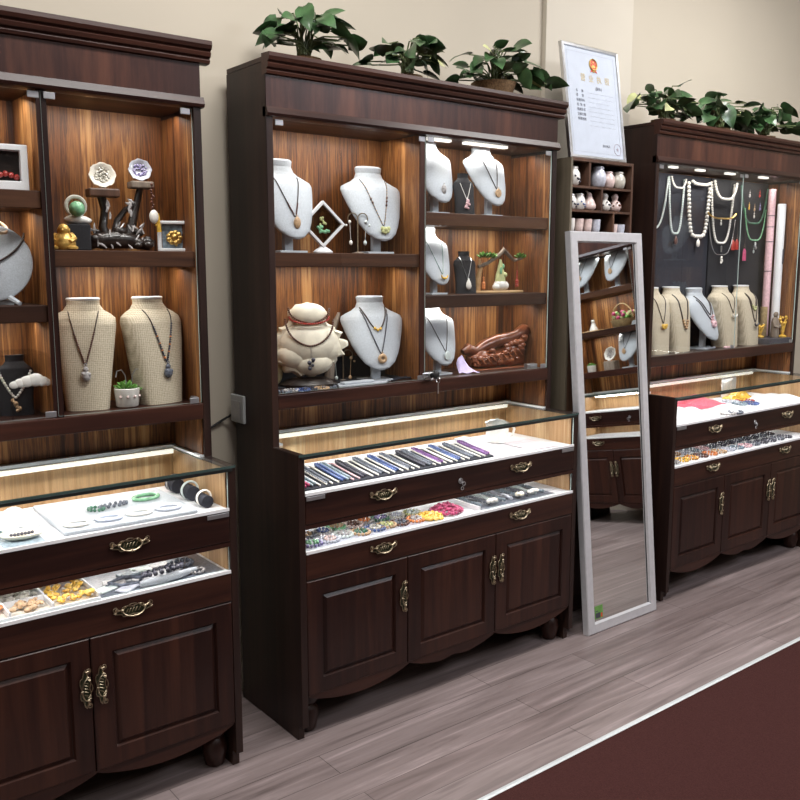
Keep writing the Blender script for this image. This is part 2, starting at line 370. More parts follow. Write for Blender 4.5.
def cabinet(label, loc, rz, uppers, panes, leds=(), grp='display cabinets along the wall', lock=True, lightk=1.0):
    """uppers: [(x0, x1, [shelf tops])]; panes: [(x0, x1, y)]"""
    t = thing('display_cabinet', label, 'cabinet', loc, rz, grp)
    TS = .024
    for x0 in (0, W - TS):
        m = MB(); m.prism([(0, 0), (-DB + .028, 0), (-DB + .028, .05), (-DB + .001, .05), (-DB + .001, HC - .002), (-DU, HC - .002), (-DU, 2.175), (0, 2.175)], x0, x0 + TS, 'yz')
        m.build('side_panel', 'side', t, False, .0015)
    MB().box(TS, W - TS, -.020, -.006, HC, 2.172).build('back_panel', 'lit', t)
    MB().box(TS, W - TS, -.020, -.006, .10, HC).build('showcase_back', 'case', t)
    for x0 in (TS, W - TS - .004): MB().box(x0, x0 + .004, -DU + .012, -.0205, HC + .002, 2.0).build('side_lining', 'lit', t)
    for x0 in (TS, W - TS - .004): MB().box(x0, x0 + .004, -DB + .016, -.0205, .60, HC - .012).build('showcase_lining', 'case', t)
    # crown
    pr = [(-DU, 2.136), (-DU - .010, 2.138), (-DU - .013, 2.146), (-DU - .010, 2.152), (-DU - .018, 2.156), (-DU - .021, 2.166), (-DU - .017, 2.172), (-DU - .026, 2.176), (-DU - .030, 2.186), (-DU - .028, 2.198), (-DU + .02, 2.2), (-DU + .02, 2.136)]
    MB().prism(pr, -.001, W + .028, 'yz').build('cornice', 'dark_h', t)
    MB().box(.0, W, -DU + .019, -.004, 2.176, 2.19).build('top_board', 'dark_h', t)
    MB().box(.001, W - .001, -DU - .001, -DU + .02, 2.04, 2.137).build('frieze', 'frieze', t)
    MB().prism([(-DU, 2.012), (-DU - .008, 2.014), (-DU - .012, 2.022), (-DU - .008, 2.032), (-DU - .004, 2.042), (-DU + .02, 2.042), (-DU + .02, 2.012)], .0, W + .008, 'yz').build('bead_moulding', 'dark_h', t, True)
    MB().box(TS, W - TS, -DU + .021, -.021, 2.012, 2.03).build('soffit', 'shelfwood', t)
    MB().box(TS, W - TS, -DU, -.021, 1.090, 1.138).build('bottom_shelf', 'dark_h', t, False, .002)
    for i, (x0, x1, sh) in enumerate(uppers):
        if i: MB().box(x0 - .012, x0 + .012, -DU + .014, -.021, 1.138, 2.012).build('divider', 'lit', t, False, .0015); MB().box(x0 - .013, x0 + .013, -DU + .006, -DU + .0135, 1.1385, 2.0115).build('divider_edge', 'dark_v', t)
        a, b = x0 + (.0125 if i else TS + .0005), x1 - (.0125 if i < len(uppers) - 1 else TS + .0005)
        for z in sh:
            MB().box(a, b, -DU + .014, -.0205, z - .046, z).build('shelf', 'shelfwood', t, False, .002)
        tops = sorted([2.004] + [z - .046 for z in sh])
        for k, zt in enumerate(tops):
            top = zt > 1.99
            wv = Matrix.Rotation(radians(rz), 4, 'Z') @ Vector(((a + b) / 2, -.150 if top else -.130, zt - .004)) + Vector(loc)
            lamp('shelf_lamp', wv, (radians(14 if top else 8), 0, radians(rz)), (b - a) * .9, .02, lightk * (b - a) * (2.5 if top else 1.8), (1, .95, .88))
    for x0, x1 in leds: MB().box(x0, x1, -DU + .030, -DU + .050, 2.003, 2.0115).build('led_strip', 'led', t)
    for x0, x1, y in panes:
        g = thing_part = MB().box(x0, x1, y, y + .0045, 1.142, 2.008)
        g.mi = [1, 1, 0, 1, 0, 1]
        gl = g.build('glass_door', ['glass', 'edge'], t)
        for (cx, cz) in ((x0 + .022, 1.998), (x1 - .022, 1.998), (x1 - .024, 1.149)):
            MB().box(cx - .015, cx + .015, y - .004, y - .0005, cz - .009, cz + .009).build('clip', 'steel', gl, False, .002)
    # counter showcase
    g = MB().box(.002, W - .002, -DB - .002, -.0205, HC - .009, HC - .001); g.mi = [0, 0, 1, 1, 1, 1]
    gl = g.build('counter_glass', ['topglass', 'darkedge'], t)
    MB().box(.012, W - .012, -DB - .0025, -DB + .006, HC - .0185, HC - .0095).build('front_seal', 'seal', gl)
    MB().box(TS, W - TS, -.046, -.0206, HC - .0008, HC + .009).build('rear_rail', 'rail', gl)
    for x0 in (TS, W - TS - .016):
        MB().box(x0, x0 + .016, -DU + .006, -.047, HC - .0008, HC + .006).build('side_rail', 'rail', gl)
    g = MB().box(.026, W - .026, -DB + .004, -DB + .008, .838, HC - .019); g.mi = [1, 1, 0, 1, 0, 1]
    g.build('showcase_glass', ['glass', 'edge'], t)
    MB().box(.030, W - .030, -.032, -.0212, HC - .024, HC - .011).build('led_strip', 'led', t)
    ctr = lambda x, y, z: Matrix.Rotation(radians(rz), 4, 'Z') @ Vector((x, y, z)) + Vector(loc)
    lamp('case_lamp', ctr(W / 2, -.06, HC - .03), (radians(-30), 0, radians(rz)), W * .9, .015, 2.0 * lightk, (1, .96, .92))
    lamp('case_lamp', ctr(W / 2, -DB + .03, HC - .03), (radians(12), 0, radians(rz)), W * .9, .015, 1.7 * lightk, (1, .96, .92))
    lamp('drawer_lamp', ctr(W / 2, -.10, .717), (radians(-25), 0, radians(rz)), W * .9, .015, 1.7 * lightk, (1, .96, .93))
    lamp('drawer_lamp', ctr(W / 2, -DB + .035, .717), (radians(8), 0, radians(rz)), W * .9, .015, .9 * lightk, (1, .96, .93))
    for z0, z1, tz, nm in ((.737, .834, .838, 1), (.551, .644, .645, 2)):
        d = MB().box(TS + .0005, W - TS - .0005, -DB, -DB + .02, z0, z1).build('drawer', 'dark_h', t, False, .003)
        MB().box(TS + .002, W - TS - .002, -DB + .0055, -.022, tz - .014, tz).build('tray', 'tray', d)
        MB().box(TS + .001, W - TS - .001, -DB - .0012, -DB + .005, tz - .006, tz + .0035).build('tray_rim', 'whiteplain', d)
        for hx in (.332, .995): put_handle(d, hx, -DB - .001, (z0 + z1) / 2 + .004)
        if nm == 1:
            if lock: put_lock(d, .683, -DB - .001, .772)
            for cx in (.062, W - .062): MB().box(cx - .035, cx + .035, -DB - .0035, -DB - .0002, .816, .829).build('clip', 'steel', d, False, .001)
    MB().box(TS, W - TS, -DB + .001, -.021, .722, .7355).build('mid_rail', 'dark_h', t)
    g = MB().box(.026, W - .026, -DB + .008, -DB + .0115, .6495, .7215); g.mi = [1, 1, 0, 1, 0, 1]
    g.build('drawer_glass', ['glass', 'edge'], t)
    for i, (x0, x1) in enumerate(((.0255, .4395), (.4425, .8700), (.8730, W - .0255))):
        d = door_mb(x0, x1, .156, .548).build('door', 'dark_v', t)
        put_handle(d, (x1 - .021, x1 - .018, x0 + .022)[i], -DB - .001, .408, True)
    # scalloped apron
    zs = []
    for i in range(121):
        u = i / 120; x = .03 + u * (W - .06)
        lobe = .040 * (abs(sin(pi * 3 * u)) ** .8)
        notch = .012 * math.exp(-((u - .5) / .035) ** 2)
        zs.append((x, .112 + .042 - (lobe if .02 < u < .98 else lobe) + notch - .004))
    MB().prism([(.028, .1555)] + zs + [(W - .028, .1555)], -DB + .004, -DB + .022, 'xz').build('apron', 'dark_h', t)
    for x in (.062, W - .062):
        m = MB().lathe([(.026, 0), (.034, .006), (.040, .028), (.046, .055), (.043, .08), (.030, .095), (.038, .103), (.048, .113), (.048, .1555)], (x, -DB + .075, 0), 16, .88, .88)
        m.build('foot', 'dark_v', t, True)
    MB().box(TS + .0005, W - TS - .0005, -DB + .05, -.02, .1557, .17).build('bottom_board', 'side', t)
    return t
LX, RX = -1.544, 1.98
CABL = cabinet('dark walnut display cabinet holding the gold buddha and two burlap busts', (LX, 0, 0), 0,
    [(0, .44, [1.45]), (.44, .874, [1.449, 1.752]), (.874, W, [1.597])], [(.028, .438, -DU + .003), (.434, .876, -DU + .009), (.872, W - .028, -DU + .003)], lock=False)
CABM = cabinet('dark walnut display cabinet between the other two, with diamond frame and red carving', (0, 0, 0), 0,
    [(0, .636, [1.597]), (.636, W, [1.447, 1.747])], [(.028, .652, -DU + .009), (.644, W - .028, -DU + .003)], ((.675, .79), (.86, 1.08)))
CABR = cabinet('dark walnut display cabinet beyond the mirror, hung with pearl necklaces', (RX, 0, 0), 0,
    [(0, W, [])], [(.028, .73, -DU + .009), (.72, W - .028, -DU + .003)], ((.16, .21), (.37, .43), (.62, .69), (.93, 1.0)), lightk=.8)
WY = -1.2
CABW = cabinet('dark walnut display cabinet seen only reflected in the standing mirror', (4.15, WY, 0), -90,
    [(0, .636, [1.597]), (.636, W, [1.447, 1.747])], [(.028, .652, -DU + .009), (.644, W - .028, -DU + .003)])

# ------------------------------------------------------------------ necklace busts
SHIELD = [(.045, .012, -.075, .006, .006), (.052, .034, -.071, .013, .008), (.070, .060, -.060, .021, .010), (.100, .081, -.044, .028, .011), (.130, .096, -.029, .034, .012), (.170, .110, -.010, .040, .013),
          (.205, .121, .006, .044, .014), (.224, .1245, .015, .046, .015), (.236, .119, .020, .045, .016), (.246, .099, .023, .041, .020), (.256, .075, .025, .037, .024), (.268, .058, .027, .034, .027), (.285, .051, .029, .031, .028), (.304, .054, .030, .032, .030), (.309, .048, .030, .028, .026)]
BLOCK = [(.0, .061, -.016, .046, .050), (.05, .066, -.012, .047, .052), (.12, .074, -.005, .049, .052), (.19, .083, .003, .050, .048), (.245, .090, .012, .050, .042), (.264, .089, .016, .047, .038), (.276, .076, .019, .043, .034), (.287, .057, .022, .039, .031), (.303, .046, .024, .035, .029), (.316, .046, .025, .034, .029)]
SMALL = [(.0, .046, -.016, .016, .03), (.04, .045, -.012, .018, .026), (.08, .047, -.005, .019, .02), (.115, .050, .001, .019, .016), (.130, .046, .003, .019, .015), (.140, .032, .006, .018, .014), (.150, .024, .008, .017, .014), (.168, .025, .008, .018, .015)]
def prof_at(P, z):
    if z <= P[0][0]: return P[0][1:]
    for a, b in zip(P, P[1:]):
        if z <= b[0]:
            t = (z - a[0]) / (b[0] - a[0]); return tuple(p + (q - p) * t for p, q in zip(a[1:], b[1:]))
    return P[-1][1:]
class Bust:
    def __init__(s, P, label, loc, rz, mat, group, sc=1.0, stand=True, name='necklace_bust', neckcap=True):
        s.P, s.loc, s.rz, s.sc = P, loc, rz, sc
        t = s.t = thing(name, label, 'bust', loc, rz, group, sc)
        m = MB(); n = 40
        zs = [P[0][0] + (P[-1][0] - P[0][0]) * i / 44 for i in range(45)]
        zs = sorted(set(zs + [p[0] for p in P]))
        rs = []
        for z in zs:
            hw, yc, df, db = prof_at(P, z)
            q_ = s.e = (1.0 if P is not BLOCK else .62) if z < .25 else (1.0 if P is not BLOCK else .62 + .38 * min(1, (z - .25) / .035))
            pw_ = lambda c: math.copysign(abs(c) ** q_, c)
            rs.append([(hw * pw_(cos(2 * pi * i / n)), yc - (df if sin(2 * pi * i / n) > 0 else db) * pw_(sin(2 * pi * i / n)), z) for i in range(n)])
        m.rings(rs); m.build('body', mat, t, True)
        if stand and P is SHIELD:
            MB().box(-.017, .017, -.030, -.012, .006, .13).build('post', 'white', t, False, .002)
            MB().box(-.055, .055, -.060, .030, 0, .008).build('base', 'white', t, False, .002)
        if P is BLOCK:
            h, yc, df, db = prof_at(P, .316)
            MB().lathe([(.0465, 0), (.048, .003), (.047, .006), (.043, .0075)], (0, yc, .3162), 28, 1, .72).build('neck_cap', 'whiteplain', t, True)
    def widen(s, x, y, z=1):
        s.t.scale = (x, y, z); return s
    def front(s, x, z):
        hw, yc, df, db = prof_at(s.P, z)
        q_ = (1.0 if s.P is not BLOCK else .62) if z < .25 else (1.0 if s.P is not BLOCK else .62 + .38 * min(1, (z - .25) / .035))
        q = max(0, 1 - (abs(x) / hw) ** (2 / q_)) if hw > 0 else 0
        return yc - df * q ** (q_ / 2)
    def vpath(s, zt, zl, xs, n=41, pw=1.12):
        out = []
        for i in range(n):
            q = -1 + 2 * i / (n - 1); a = abs(q)
            x = xs * (1 if q > 0 else -1) * a ** .95
            z = zl + (zt - zl) * (a ** pw if a > .12 else (a * a / .12 * .12 ** (pw - 1)) ** 1 * 1.0)
            x = max(-.94 * prof_at(s.P, z)[0], min(.94 * prof_at(s.P, z)[0], x))
            out.append((x, s.front(x, z) - .0022, z))
        return out
def even(pts, step):
    out = [Vector(pts[0])]; acc = 0
    for a, b in zip(pts, pts[1:]):
        a, b = Vector(a), Vector(b); L = (b - a).length; p = step - acc
        while p < L: out.append(a + (b - a) * (p / L)); p += step
        acc = (acc + L) % step if L else acc
    return out
def pendant_mb(kind):
    m = MB()
    if kind == 'oval':
        m.sphere((0, 0, -.020), .017, (.8, .4, 1.15), 12, 8); m.ring((0, 0, .002), .0035, .0012, 8, 5, 'y')
    elif kind == 'disc':
        m.ring((0, 0, -.018), .011, .0072, 18, 8, 'y'); m.ring((0, 0, .003), .003, .0012, 8, 5, 'y')
    elif kind == 'round':
        m.lathe([(.004, -.004), (.017, -.003), (.019, 0), (.017, .003), (.004, .004)], (0, 0, 0), 20)
        m.xf(0, Matrix.Translation((0, 0, -.019)) @ Matrix.Rotation(radians(90), 4, 'X')); m.ring((0, 0, .002), .003, .0012, 8, 5, 'y')
    elif kind == 'drop':
        m.lathe([(.001, -.045), (.009, -.040), (.013, -.030), (.010, -.016), (.004, -.004), (.002, .002)], (0, 0, 0), 12, 1, .6)
    elif kind == 'figure':                 # carved rounded charm with a knot above it
        m.sphere((0, 0, -.014), .008, (1, .7, 1), 10, 6); m.sphere((0, 0, -.034), .015, (.9, .6, 1.05), 12, 8); m.sphere((-.008, -.002, -.026), .006); m.sphere((.008, -.002, -.028), .006)
        m.ring((0, 0, -.002), .004, .0015, 8, 5, 'y')
    elif kind == 'cluster':
        for i in range(7): m.sphere((R.uniform(-.008, .008), R.uniform(-.003, .003), -.006 - .005 * i), R.uniform(.0045, .0075))
    elif kind == 'bar':
        m.lathe([(.002, -.036), (.005, -.034), (.0055, -.006), (.002, -.003)], (0, 0, 0), 10)
    elif kind == 'leafy':
        for a in range(5):
            m.sphere((.013 * cos(a * pi / 4), -.001, -.010 - .012 * sin(a * pi / 4)), .0085, (1, .4, 1))
        m.sphere((0, -.002, -.012), .009, (1, .5, 1))
    elif kind == 'arc':
        m.tube([(.022 * cos(a), -.002, -.004 - .016 * sin(a)) for a in [pi * i / 10 for i in range(11)]], [.002 + .0035 * sin(pi * i / 10) for i in range(11)], 8)
    return m
def necklace(b, label, zt, zl, xs, strand='cord', r=.0016, beads=None, pend=None, pmat='agate', group='necklaces on the busts', pw=1.12, extra=None):
    t = thing('necklace', label, 'necklace', b.loc, b.rz, group, b.sc); t.scale = b.t.scale
    p = b.vpath(zt, zl, xs, pw=pw)
    if beads is None or strand: MB().tube(p, r, 5).build('strand', strand or 'cord', t, True)
    if beads:
        bm, br, gap, lo, hi = beads
        pts = [q for q in even(p, gap) if lo <= (q.z - zl) / (zt - zl) <= hi]
        MB().beads([(q.x, q.y - br * .4, q.z) for q in pts], br).build('beads', bm, t, True)
    if extra:
        bm, br, gap, lo, hi = extra
        pts = [q for q in even(p, gap) if lo <= (q.z - zl) / (zt - zl) <= hi]
        MB().beads([(q.x, q.y - br * .4, q.z) for q in pts], br).build('accent_beads', bm, t, True)
    if pend:
        y = b.front(0, max(zl - .02, b.P[0][0] + .004)) - .007
        pendant_mb(pend).build('pendant', pmat, t, True, 0, (0, y, zl))
    return t
GW, GB, GN = 'white necklace busts', 'burlap necklace busts', 'necklaces on the busts'
A, K, Mz, U = 1.138, 1.447, 1.597, 1.747
# --- middle cabinet
b = Bust(SHIELD, 'white necklace bust on the shelf beside the diamond frame, cut by the cabinet edge', (.135, -.120, Mz), 4, 'white', GW)
necklace(b, 'dark double cord necklace with brown oval stone pendant beside the diamond frame', .25, .118, .05, 'cord', .0018, ('brownbead', .0032, .006, .05, .35), 'oval', 'tan')
b = Bust(SHIELD, 'white necklace bust standing behind the wire earring stand', (.505, -.120, Mz), -4, 'white', GW)
necklace(b, 'fine beaded necklace with pale green leafy pendant, behind the wire earring stand', .262, .098, .053, 'cord', .0014, ('tan', .0024, .012, .02, .95), 'leafy', 'leafpale', extra=('brownbead', .0042, .0145, .45, .62))
b = Bust(SHIELD, 'white necklace bust wearing two necklaces, below the wire earring stand', (.505, -.120, A), -12, 'white', GW)
necklace(b, 'dark bead necklace with round donut pendant, lower of two on one white bust', .258, .105, .053, 'cord', .0016, ('soot', .0028, .006, .02, .9), 'disc', 'tan')
necklace(b, 'short black cord choker with amber beads, upper of two on one white bust', .268, .188, .050, 'cord', .0028, ('honey', .006, .0125, -.01, .12), None, pw=1.7)
b = Bust(SHIELD, 'white necklace bust in the top glazed shelf, cut off by the glass door edge', (.775, -.125, U - .01), 6, 'white', GW, .9)
b.t.location.z = U
necklace(b, 'thin silver chain with grey oval stone, on the bust cut by the glass door edge', .25, .13, .05, 'steel', .0012, None, 'oval', 'agate')
b = Bust(SHIELD, 'white necklace bust in the top glazed shelf with square stone pendant', (1.055, -.125, U), 4, 'white', GW, .9)
necklace(b, 'brown cord necklace with square tan stone pendant under the cabinet light', .262, .118, .052, 'cord', .0019, None, 'round', 'tan')
b = Bust(SMALL, 'small black velvet bust between the two white busts of the top glazed shelf', (.895, -.175, U), -10, 'black', 'small black busts', .92)
necklace(b, 'thin pale chain with pink stone drops on a small black velvet bust', .128, .062, .026, 'pearl', .0012, None, 'cluster', 'palepink')
b = Bust(SHIELD, 'white necklace bust on the shelf with the branch earring tree, cut by glass edge', (.775, -.125, K), 8, 'white', GW, .82)
necklace(b, 'green cord necklace with yellow arc pendant near the branch earring tree', .25, .095, .055, 'green', .0013, None, 'arc', 'honey')
b = Bust(SMALL, 'small black bust with neck standing beside the branch earring tree', (.955, -.12, K), -14, 'black', 'small black busts', .98)
necklace(b, 'silver chain with pale drop worn by the small black bust beside the branch tree', .145, .06, .027, 'chrome', .0012, None, 'drop', 'pearl')
b = Bust(SHIELD, 'white necklace bust beside the red carved wood, without visible neck', (.795, -.125, A), 4, 'white', GW, .90)
necklace(b, 'thin brown cord necklace with round white pendant, beside the red wood carving', .25, .105, .058, 'cord', .0015, None, 'round', 'mint')
# --- near cabinet
b = Bust(BLOCK, 'burlap necklace bust on the bottom shelf, next to the cabinet divider', (-.548, -.125, 1.1385), -20, 'burlap', GB)
necklace(b, 'dark seed bead necklace with white carved pendant, on the burlap bust by the divider', .285, .135, .042, 'cord', .0016, ('brownbead', .0030, .006, .02, .62), 'figure', 'agate')
b = Bust(BLOCK, 'burlap necklace bust on the bottom shelf beside the succulent pot and cabinet side', (-.338, -.128, 1.1385), 14, 'burlap', GB).widen(1.08, 1.06, 1)
necklace(b, 'striped bead necklace with blue grey carved pendant, beside the succulent pot', .285, .128, .042, 'cord', .0016, ('soot', .0034, .007, .02, .72), 'figure', 'slate', extra=('orange', .0036, .023, .05, .6))
b = Bust(SMALL, 'small black bust with pearl necklace inside clear acrylic box', (-.745, -.115, 1.1385), -18, 'black', 'small black busts', 1.0)
necklace(b, 'cream pearl necklace with brown stone pendant on the small black bust', .128, .052, .044, None, .001, ('pearl', .0044, .0085, -.1, 1.1), 'cluster', 'tan', pw=1.3)
# --- far cabinet
for i, (x, y, rz, lab, mt) in enumerate(((2.175, -.13, 2, 'burlap necklace bust half hidden behind the silver mirror frame', 'burlap'), (2.365, -.12, 6, 'burlap necklace bust beside the only white bust of the far cabinet, mirror side', 'burlap'))):
    b = Bust(BLOCK, lab, (x, y, A), rz, mt, GB).widen(1.16, 1.12, .98)
    if i == 0: necklace(b, 'brown cord necklace with yellow stones on the burlap bust half hidden by the mirror', .285, .15, .042, 'cord', .0016, None, 'leafy', 'honey')
    else: necklace(b, 'dark leather necklace with ring of gold and brown beads on a burlap bust', .285, .115, .044, 'cord', .0028, ('tan', .0065, .013, -.1, .28), None, extra=('brownbead', .0055, .0175, -.1, .25), pw=1.5)
b = Bust(SHIELD, 'only white necklace bust on the bottom shelf of the far cabinet', (2.575, -.120, A), 12, 'white', GW).widen(1.28, 1.15, 1)
necklace(b, 'black cord necklace with pink flower stones, upper of two on the far white bust', .268, .175, .050, 'cord', .0022, None, 'cluster', 'palepink', pw=1.5)
necklace(b, 'black cord necklace with pale stone ring, lower of two on the far white bust', .25, .145, .058, 'cord', .0022, None, 'disc', 'palepink', pw=1.5)
b = Bust(BLOCK, 'burlap necklace bust between the far white bust and the last burlap bust', (2.785, -.125, A), 6, 'burlap', GB).widen(1.16, 1.12, .98)
necklace(b, 'thin cord necklace with crescent and dangling stones on a far burlap bust', .285, .18, .042, 'cord', .0016, None, 'arc', 'ceramic')
b = Bust(BLOCK, 'burlap necklace bust last in the far cabinet, beside the dark statue', (2.990, -.125, A), 8, 'burlap', GB).widen(1.16, 1.12, .98)
necklace(b, 'black cord necklace with dark crescent on the last burlap bust, lower of two', .275, .125, .046, 'cord', .0026, None, 'arc', 'soot', pw=1.5)
necklace(b, 'yellow green bead choker on the last burlap bust, upper of two', .283, .19, .042, 'cord', .0022, ('leafpale', .0055, .0105, -.1, .25), None, pw=1.6)

# ------------------------------------------------------------------ middle cabinet pieces
t = thing('diamond_frame', 'white diamond-shaped display frame with green ornament on a small stand', 'frame', (.268, -.155, Mz), -14)
m = MB(); q = .112; k = .094
for (r0, r1) in ((q / 2 * 1.414, k / 2 * 1.414),):
    o_ = [(0, -r0), (r0, 0), (0, r0), (-r0, 0)]; i_ = [(0, -r1), (r1, 0), (0, r1), (-r1, 0)]
    m.rings([[(x, -.011, z + .098) for x, z in o_], [(x, .011, z + .098) for x, z in o_], [(x, .011, z + .098) for x, z in i_], [(x, -.011, z + .098) for x, z in i_]], closed=True)
m.build('frame', 'whiteplain', t, False, .0015)
MB().prism([(0, -.068 + .098), (.068, .098), (0, .166), (-.068, .098)], -.001, .001).build('film', 'smoke', t)
m = MB(); m.beads([(R.uniform(-.02, .02), -.005, .070 + R.uniform(0, .022)) for _ in range(16)], .006); m.build('ornament', 'jade', t, True)
m = MB(); m.beads([(R.uniform(-.012, .012), -.006, .095 + R.uniform(0, .026)) for _ in range(9)], .0042); m.build('ornament_top', 'leafpale', t, True)
MB().lathe([(.034, 0), (.036, .006), (.028, .012), (.012, .022), (.006, .034)], (0, 0, 0), 20, 1, .6).build('stand', 'whiteplain', t, True)
def earring_stand(label, loc, rz, h=.15, sc=1, mat='drift', drops=('pearl', 'mint')):
    t = thing('earring_stand', label, 'earring stand', loc, rz, None, sc)
    MB().lathe([(.020, 0), (.021, .004), (.006, .007)], (0, 0, 0), 16).build('base', mat, t, True)
    m = MB(); m.tube([(0, 0, .004), (0, 0, h - .03)], .0024, 6)
    for s in (-1, 1): m.tube([(s * (.018 - .018 * cos(a)), 0, h - .03 + .020 * sin(a)) for a in [pi * i / 12 for i in range(14)]], .0022, 5)
    m.build('wire', 'gold', t, True)
    for j, s in enumerate((-1, 1)):
        e = MB(); e.tube([(s * .030, -.002, h - .034), (s * .026, -.002, h - .105)], .0008, 4); e.sphere((s * .030, -.002, h - .04), .006); e.sphere((s * .026, -.002, h - .112), .0068, (1, 1, 1.3)); e.sphere((s * .042, -.002, h - .052), .0045)
        e.build('earring', drops[j], t, True)
    return t
earring_stand('small wire earring stand with two hooked arms beside the diamond frame', (.408, -.165, Mz), -20)
earring_stand('small wire earring stand beside the cream coral sculpture on the bottom shelf', (.395, -.085, A + .0), -20, .125, 1, 'drift', ('mint', 'tan'))
# cream coral sculpture draped with necklaces
t = thing('coral_sculpture', 'cream knobbly shell sculpture draped with dark bead necklaces on dark stand', 'sculpture', (.215, -.135, A), -24)
m = MB(); rs_ = random.Random(21)
OUT = [(-.04, .285), (.0, .292), (.042, .284), (.066, .262), (.060, .240), (.064, .222), (.088, .214), (.098, .196), (.122, .188), (.112, .170), (.136, .160), (.140, .140), (.120, .128), (.126, .108), (.100, .104), (.096, .082), (.078, .076), (.066, .052), (.040, .046), (.020, .034), (-.012, .040), (-.036, .032), (-.060, .050), (-.088, .052), (-.096, .078), (-.120, .086), (-.118, .112), (-.140, .128), (-.126, .150), (-.134, .176), (-.108, .186), (-.102, .208), (-.078, .216), (-.064, .236), (-.070, .262)]
fine = []
for k in range(len(OUT)):
    a_, b_ = Vector(OUT[k]), Vector(OUT[(k + 1) % len(OUT)])
    for q in (0, .5): w_ = a_.lerp(b_, q); fine.append((w_.x + rs_.uniform(-.003, .003), w_.y + rs_.uniform(-.003, .003)))
cz_ = .155; rings_ = []
for sc_, y_ in ((.80, .030), (.96, .018), (1.0, .0), (.96, -.016), (.90, -.026)):
    rings_.append([((x * sc_ + (.115 * (x / .13)) * 0) if sc_ > .9 else ((x * (.35 + .65 * sc_)) * sc_ / (.35 + .65 * sc_) * sc_ ** .0) , y_ + (rs_.uniform(-.006, .006) if .3 < sc_ < .97 else 0) - .006 * (z < .12), cz_ + (z - cz_) * sc_) for x, z in fine])
m.rings(rings_)
m.sphere((0, -.018, .250), .064, (1.0, .62, .66), 20, 12)
m.sphere((0, -.012, .150), .108, (1.0, .50, .72), 24, 14); m.sphere((-.05, -.020, .115), .062, (1.0, .6, .8), 14, 9); m.sphere((.055, -.016, .135), .058, (1.0, .6, .9), 14, 9); m.sphere((.01, -.022, .09), .06, (1.2, .6, .8), 14, 9)
for i in range(7): m.sphere((rs_.uniform(-.09, .09), -.022 + rs_.uniform(-.008, .006), rs_.uniform(.05, .13)), rs_.uniform(.014, .026), (1.3, .6, .8), 8, 6)
m.build('body', 'coral', t, True)
m = MB()
for x, z, r_, q in ((-.128, .075, .030, .2), (-.142, .12, .026, -.3), (-.140, .175, .024, .4), (-.148, .22, .020, -.2), (-.138, .262, .024, .3), (-.110, .05, .026, 0), (-.150, .285, .014, .6)): k = m.mark(); m.sphere((0, 0, 0), r_, (.8, .5, 1.5), 8, 6); m.xf(k, Matrix.Translation((x, .006, z)) @ Matrix.Rotation(q, 4, 'Y'))
m.build('side_lobe', 'shelljade', t, True)
m = MB(); m.lathe([(.10, 0), (.105, .012), (.085, .024), (.06, .034)], (0, 0, 0), 22, 1, .5); m.build('stand', 'root', t, True)
def drape(zt, zl, xs, y0, n=40): return [(xs * sin(pi / 2 * q), y0 - .028 * cos(pi / 2 * q), zl + (zt - zl) * abs(q) ** 1.7) for q in [-1 + 2 * i / n for i in range(n + 1)]]
for k, (zt, zl, xs, lab) in enumerate(((.275, .225, .070, 'dark bead strand, topmost on the cream shell sculpture'), (.245, .222, .068, 'reddish bead strand, second on the cream shell sculpture'), (.238, .148, .082, 'long red-brown bead necklace with dangling charm on the cream shell sculpture'))):
    nk = thing('necklace', lab, 'necklace', (.215, -.135, A), -24, 'necklaces on the shell sculpture')
    MB().beads(even(drape(zt, zl, xs, -.030 - .004 * k), .0075), .0040).build('beads', 'brownbead' if k != 1 else 'redbead', nk, True)
    if k == 2:
        MB().tube([(0, -.068, .148), (0, -.066, .105)], .0010, 4).build('chain', 'chrome', nk, True)
        pendant_mb('cluster').build('pendant', 'soot', nk, True, 0, (0, -.067, .108))
m = MB(); m.tube([(0, 0, 0), (.004, -.004, .05), (.016, 0, .1), (.008, .004, .16), (.03, .006, .205), (.045, .004, .25)], [.020, .018, .014, .016, .012, .006], 8); m.tube([(.012, 0, .1), (.04, 0, .12), (.06, .002, .155)], [.012, .009, .004], 7)
solo('driftwood', m, 'drift', 'greyish twisted driftwood piece standing behind the cream shell sculpture', 'driftwood', (.345, -.065, A), -10, smooth=True)
# black jewellery board and bracelets in front
solo('jewelry_board', MB().box(0, .56, -.012, .0, 0, .085).box(0, .56, -.10, -.0125, 0, .006), 'black', 'low black velvet display board at the back of the bottom shelf', 'display board', (.062, -.028, A), 0, bevel=.002)
def bracelet(label, loc, rx, ry, mat, r=.0038, group=None, gap=None, tilt=0, name='bracelet', cat='bracelet', rz=0, ring=False):
    m = MB()
    if ring: m.ring((0, 0, r), rx, r, 28, 8, 'z', 1, ry / rx)
    else:
        per = 2 * pi * sqrt((rx * rx + ry * ry) / 2); n = max(8, int(per / (gap or r * 2.05)))
        m.beads([(rx * cos(2 * pi * i / n), ry * sin(2 * pi * i / n), r) for i in range(n)], r)
    return solo(name, m, mat, label, cat, loc, rz, group, True, rot=(radians(tilt), 0, radians(rz)))
for i, (mt, lab) in enumerate((('slate', 'slate bracelet'), ('agate', 'grey agate bracelet'), ('bluebead', 'blue bead bracelet'), ('soot', 'black bead bracelet'), ('tan', 'brown stone bracelet'), ('slate', 'dark stone bracelet'))):
    nth = ('first', 'second', 'third', 'fourth', 'fifth', 'sixth')[i]
    bracelet(f'{lab} below the cream shell sculpture, {nth} counted from the outlet side', (.065 + .038 * i, -.215 + .012 * (i % 2), A + .0), .026, .022, mt, .0048, 'bracelets in front of the shell sculpture', rz=20 * i)
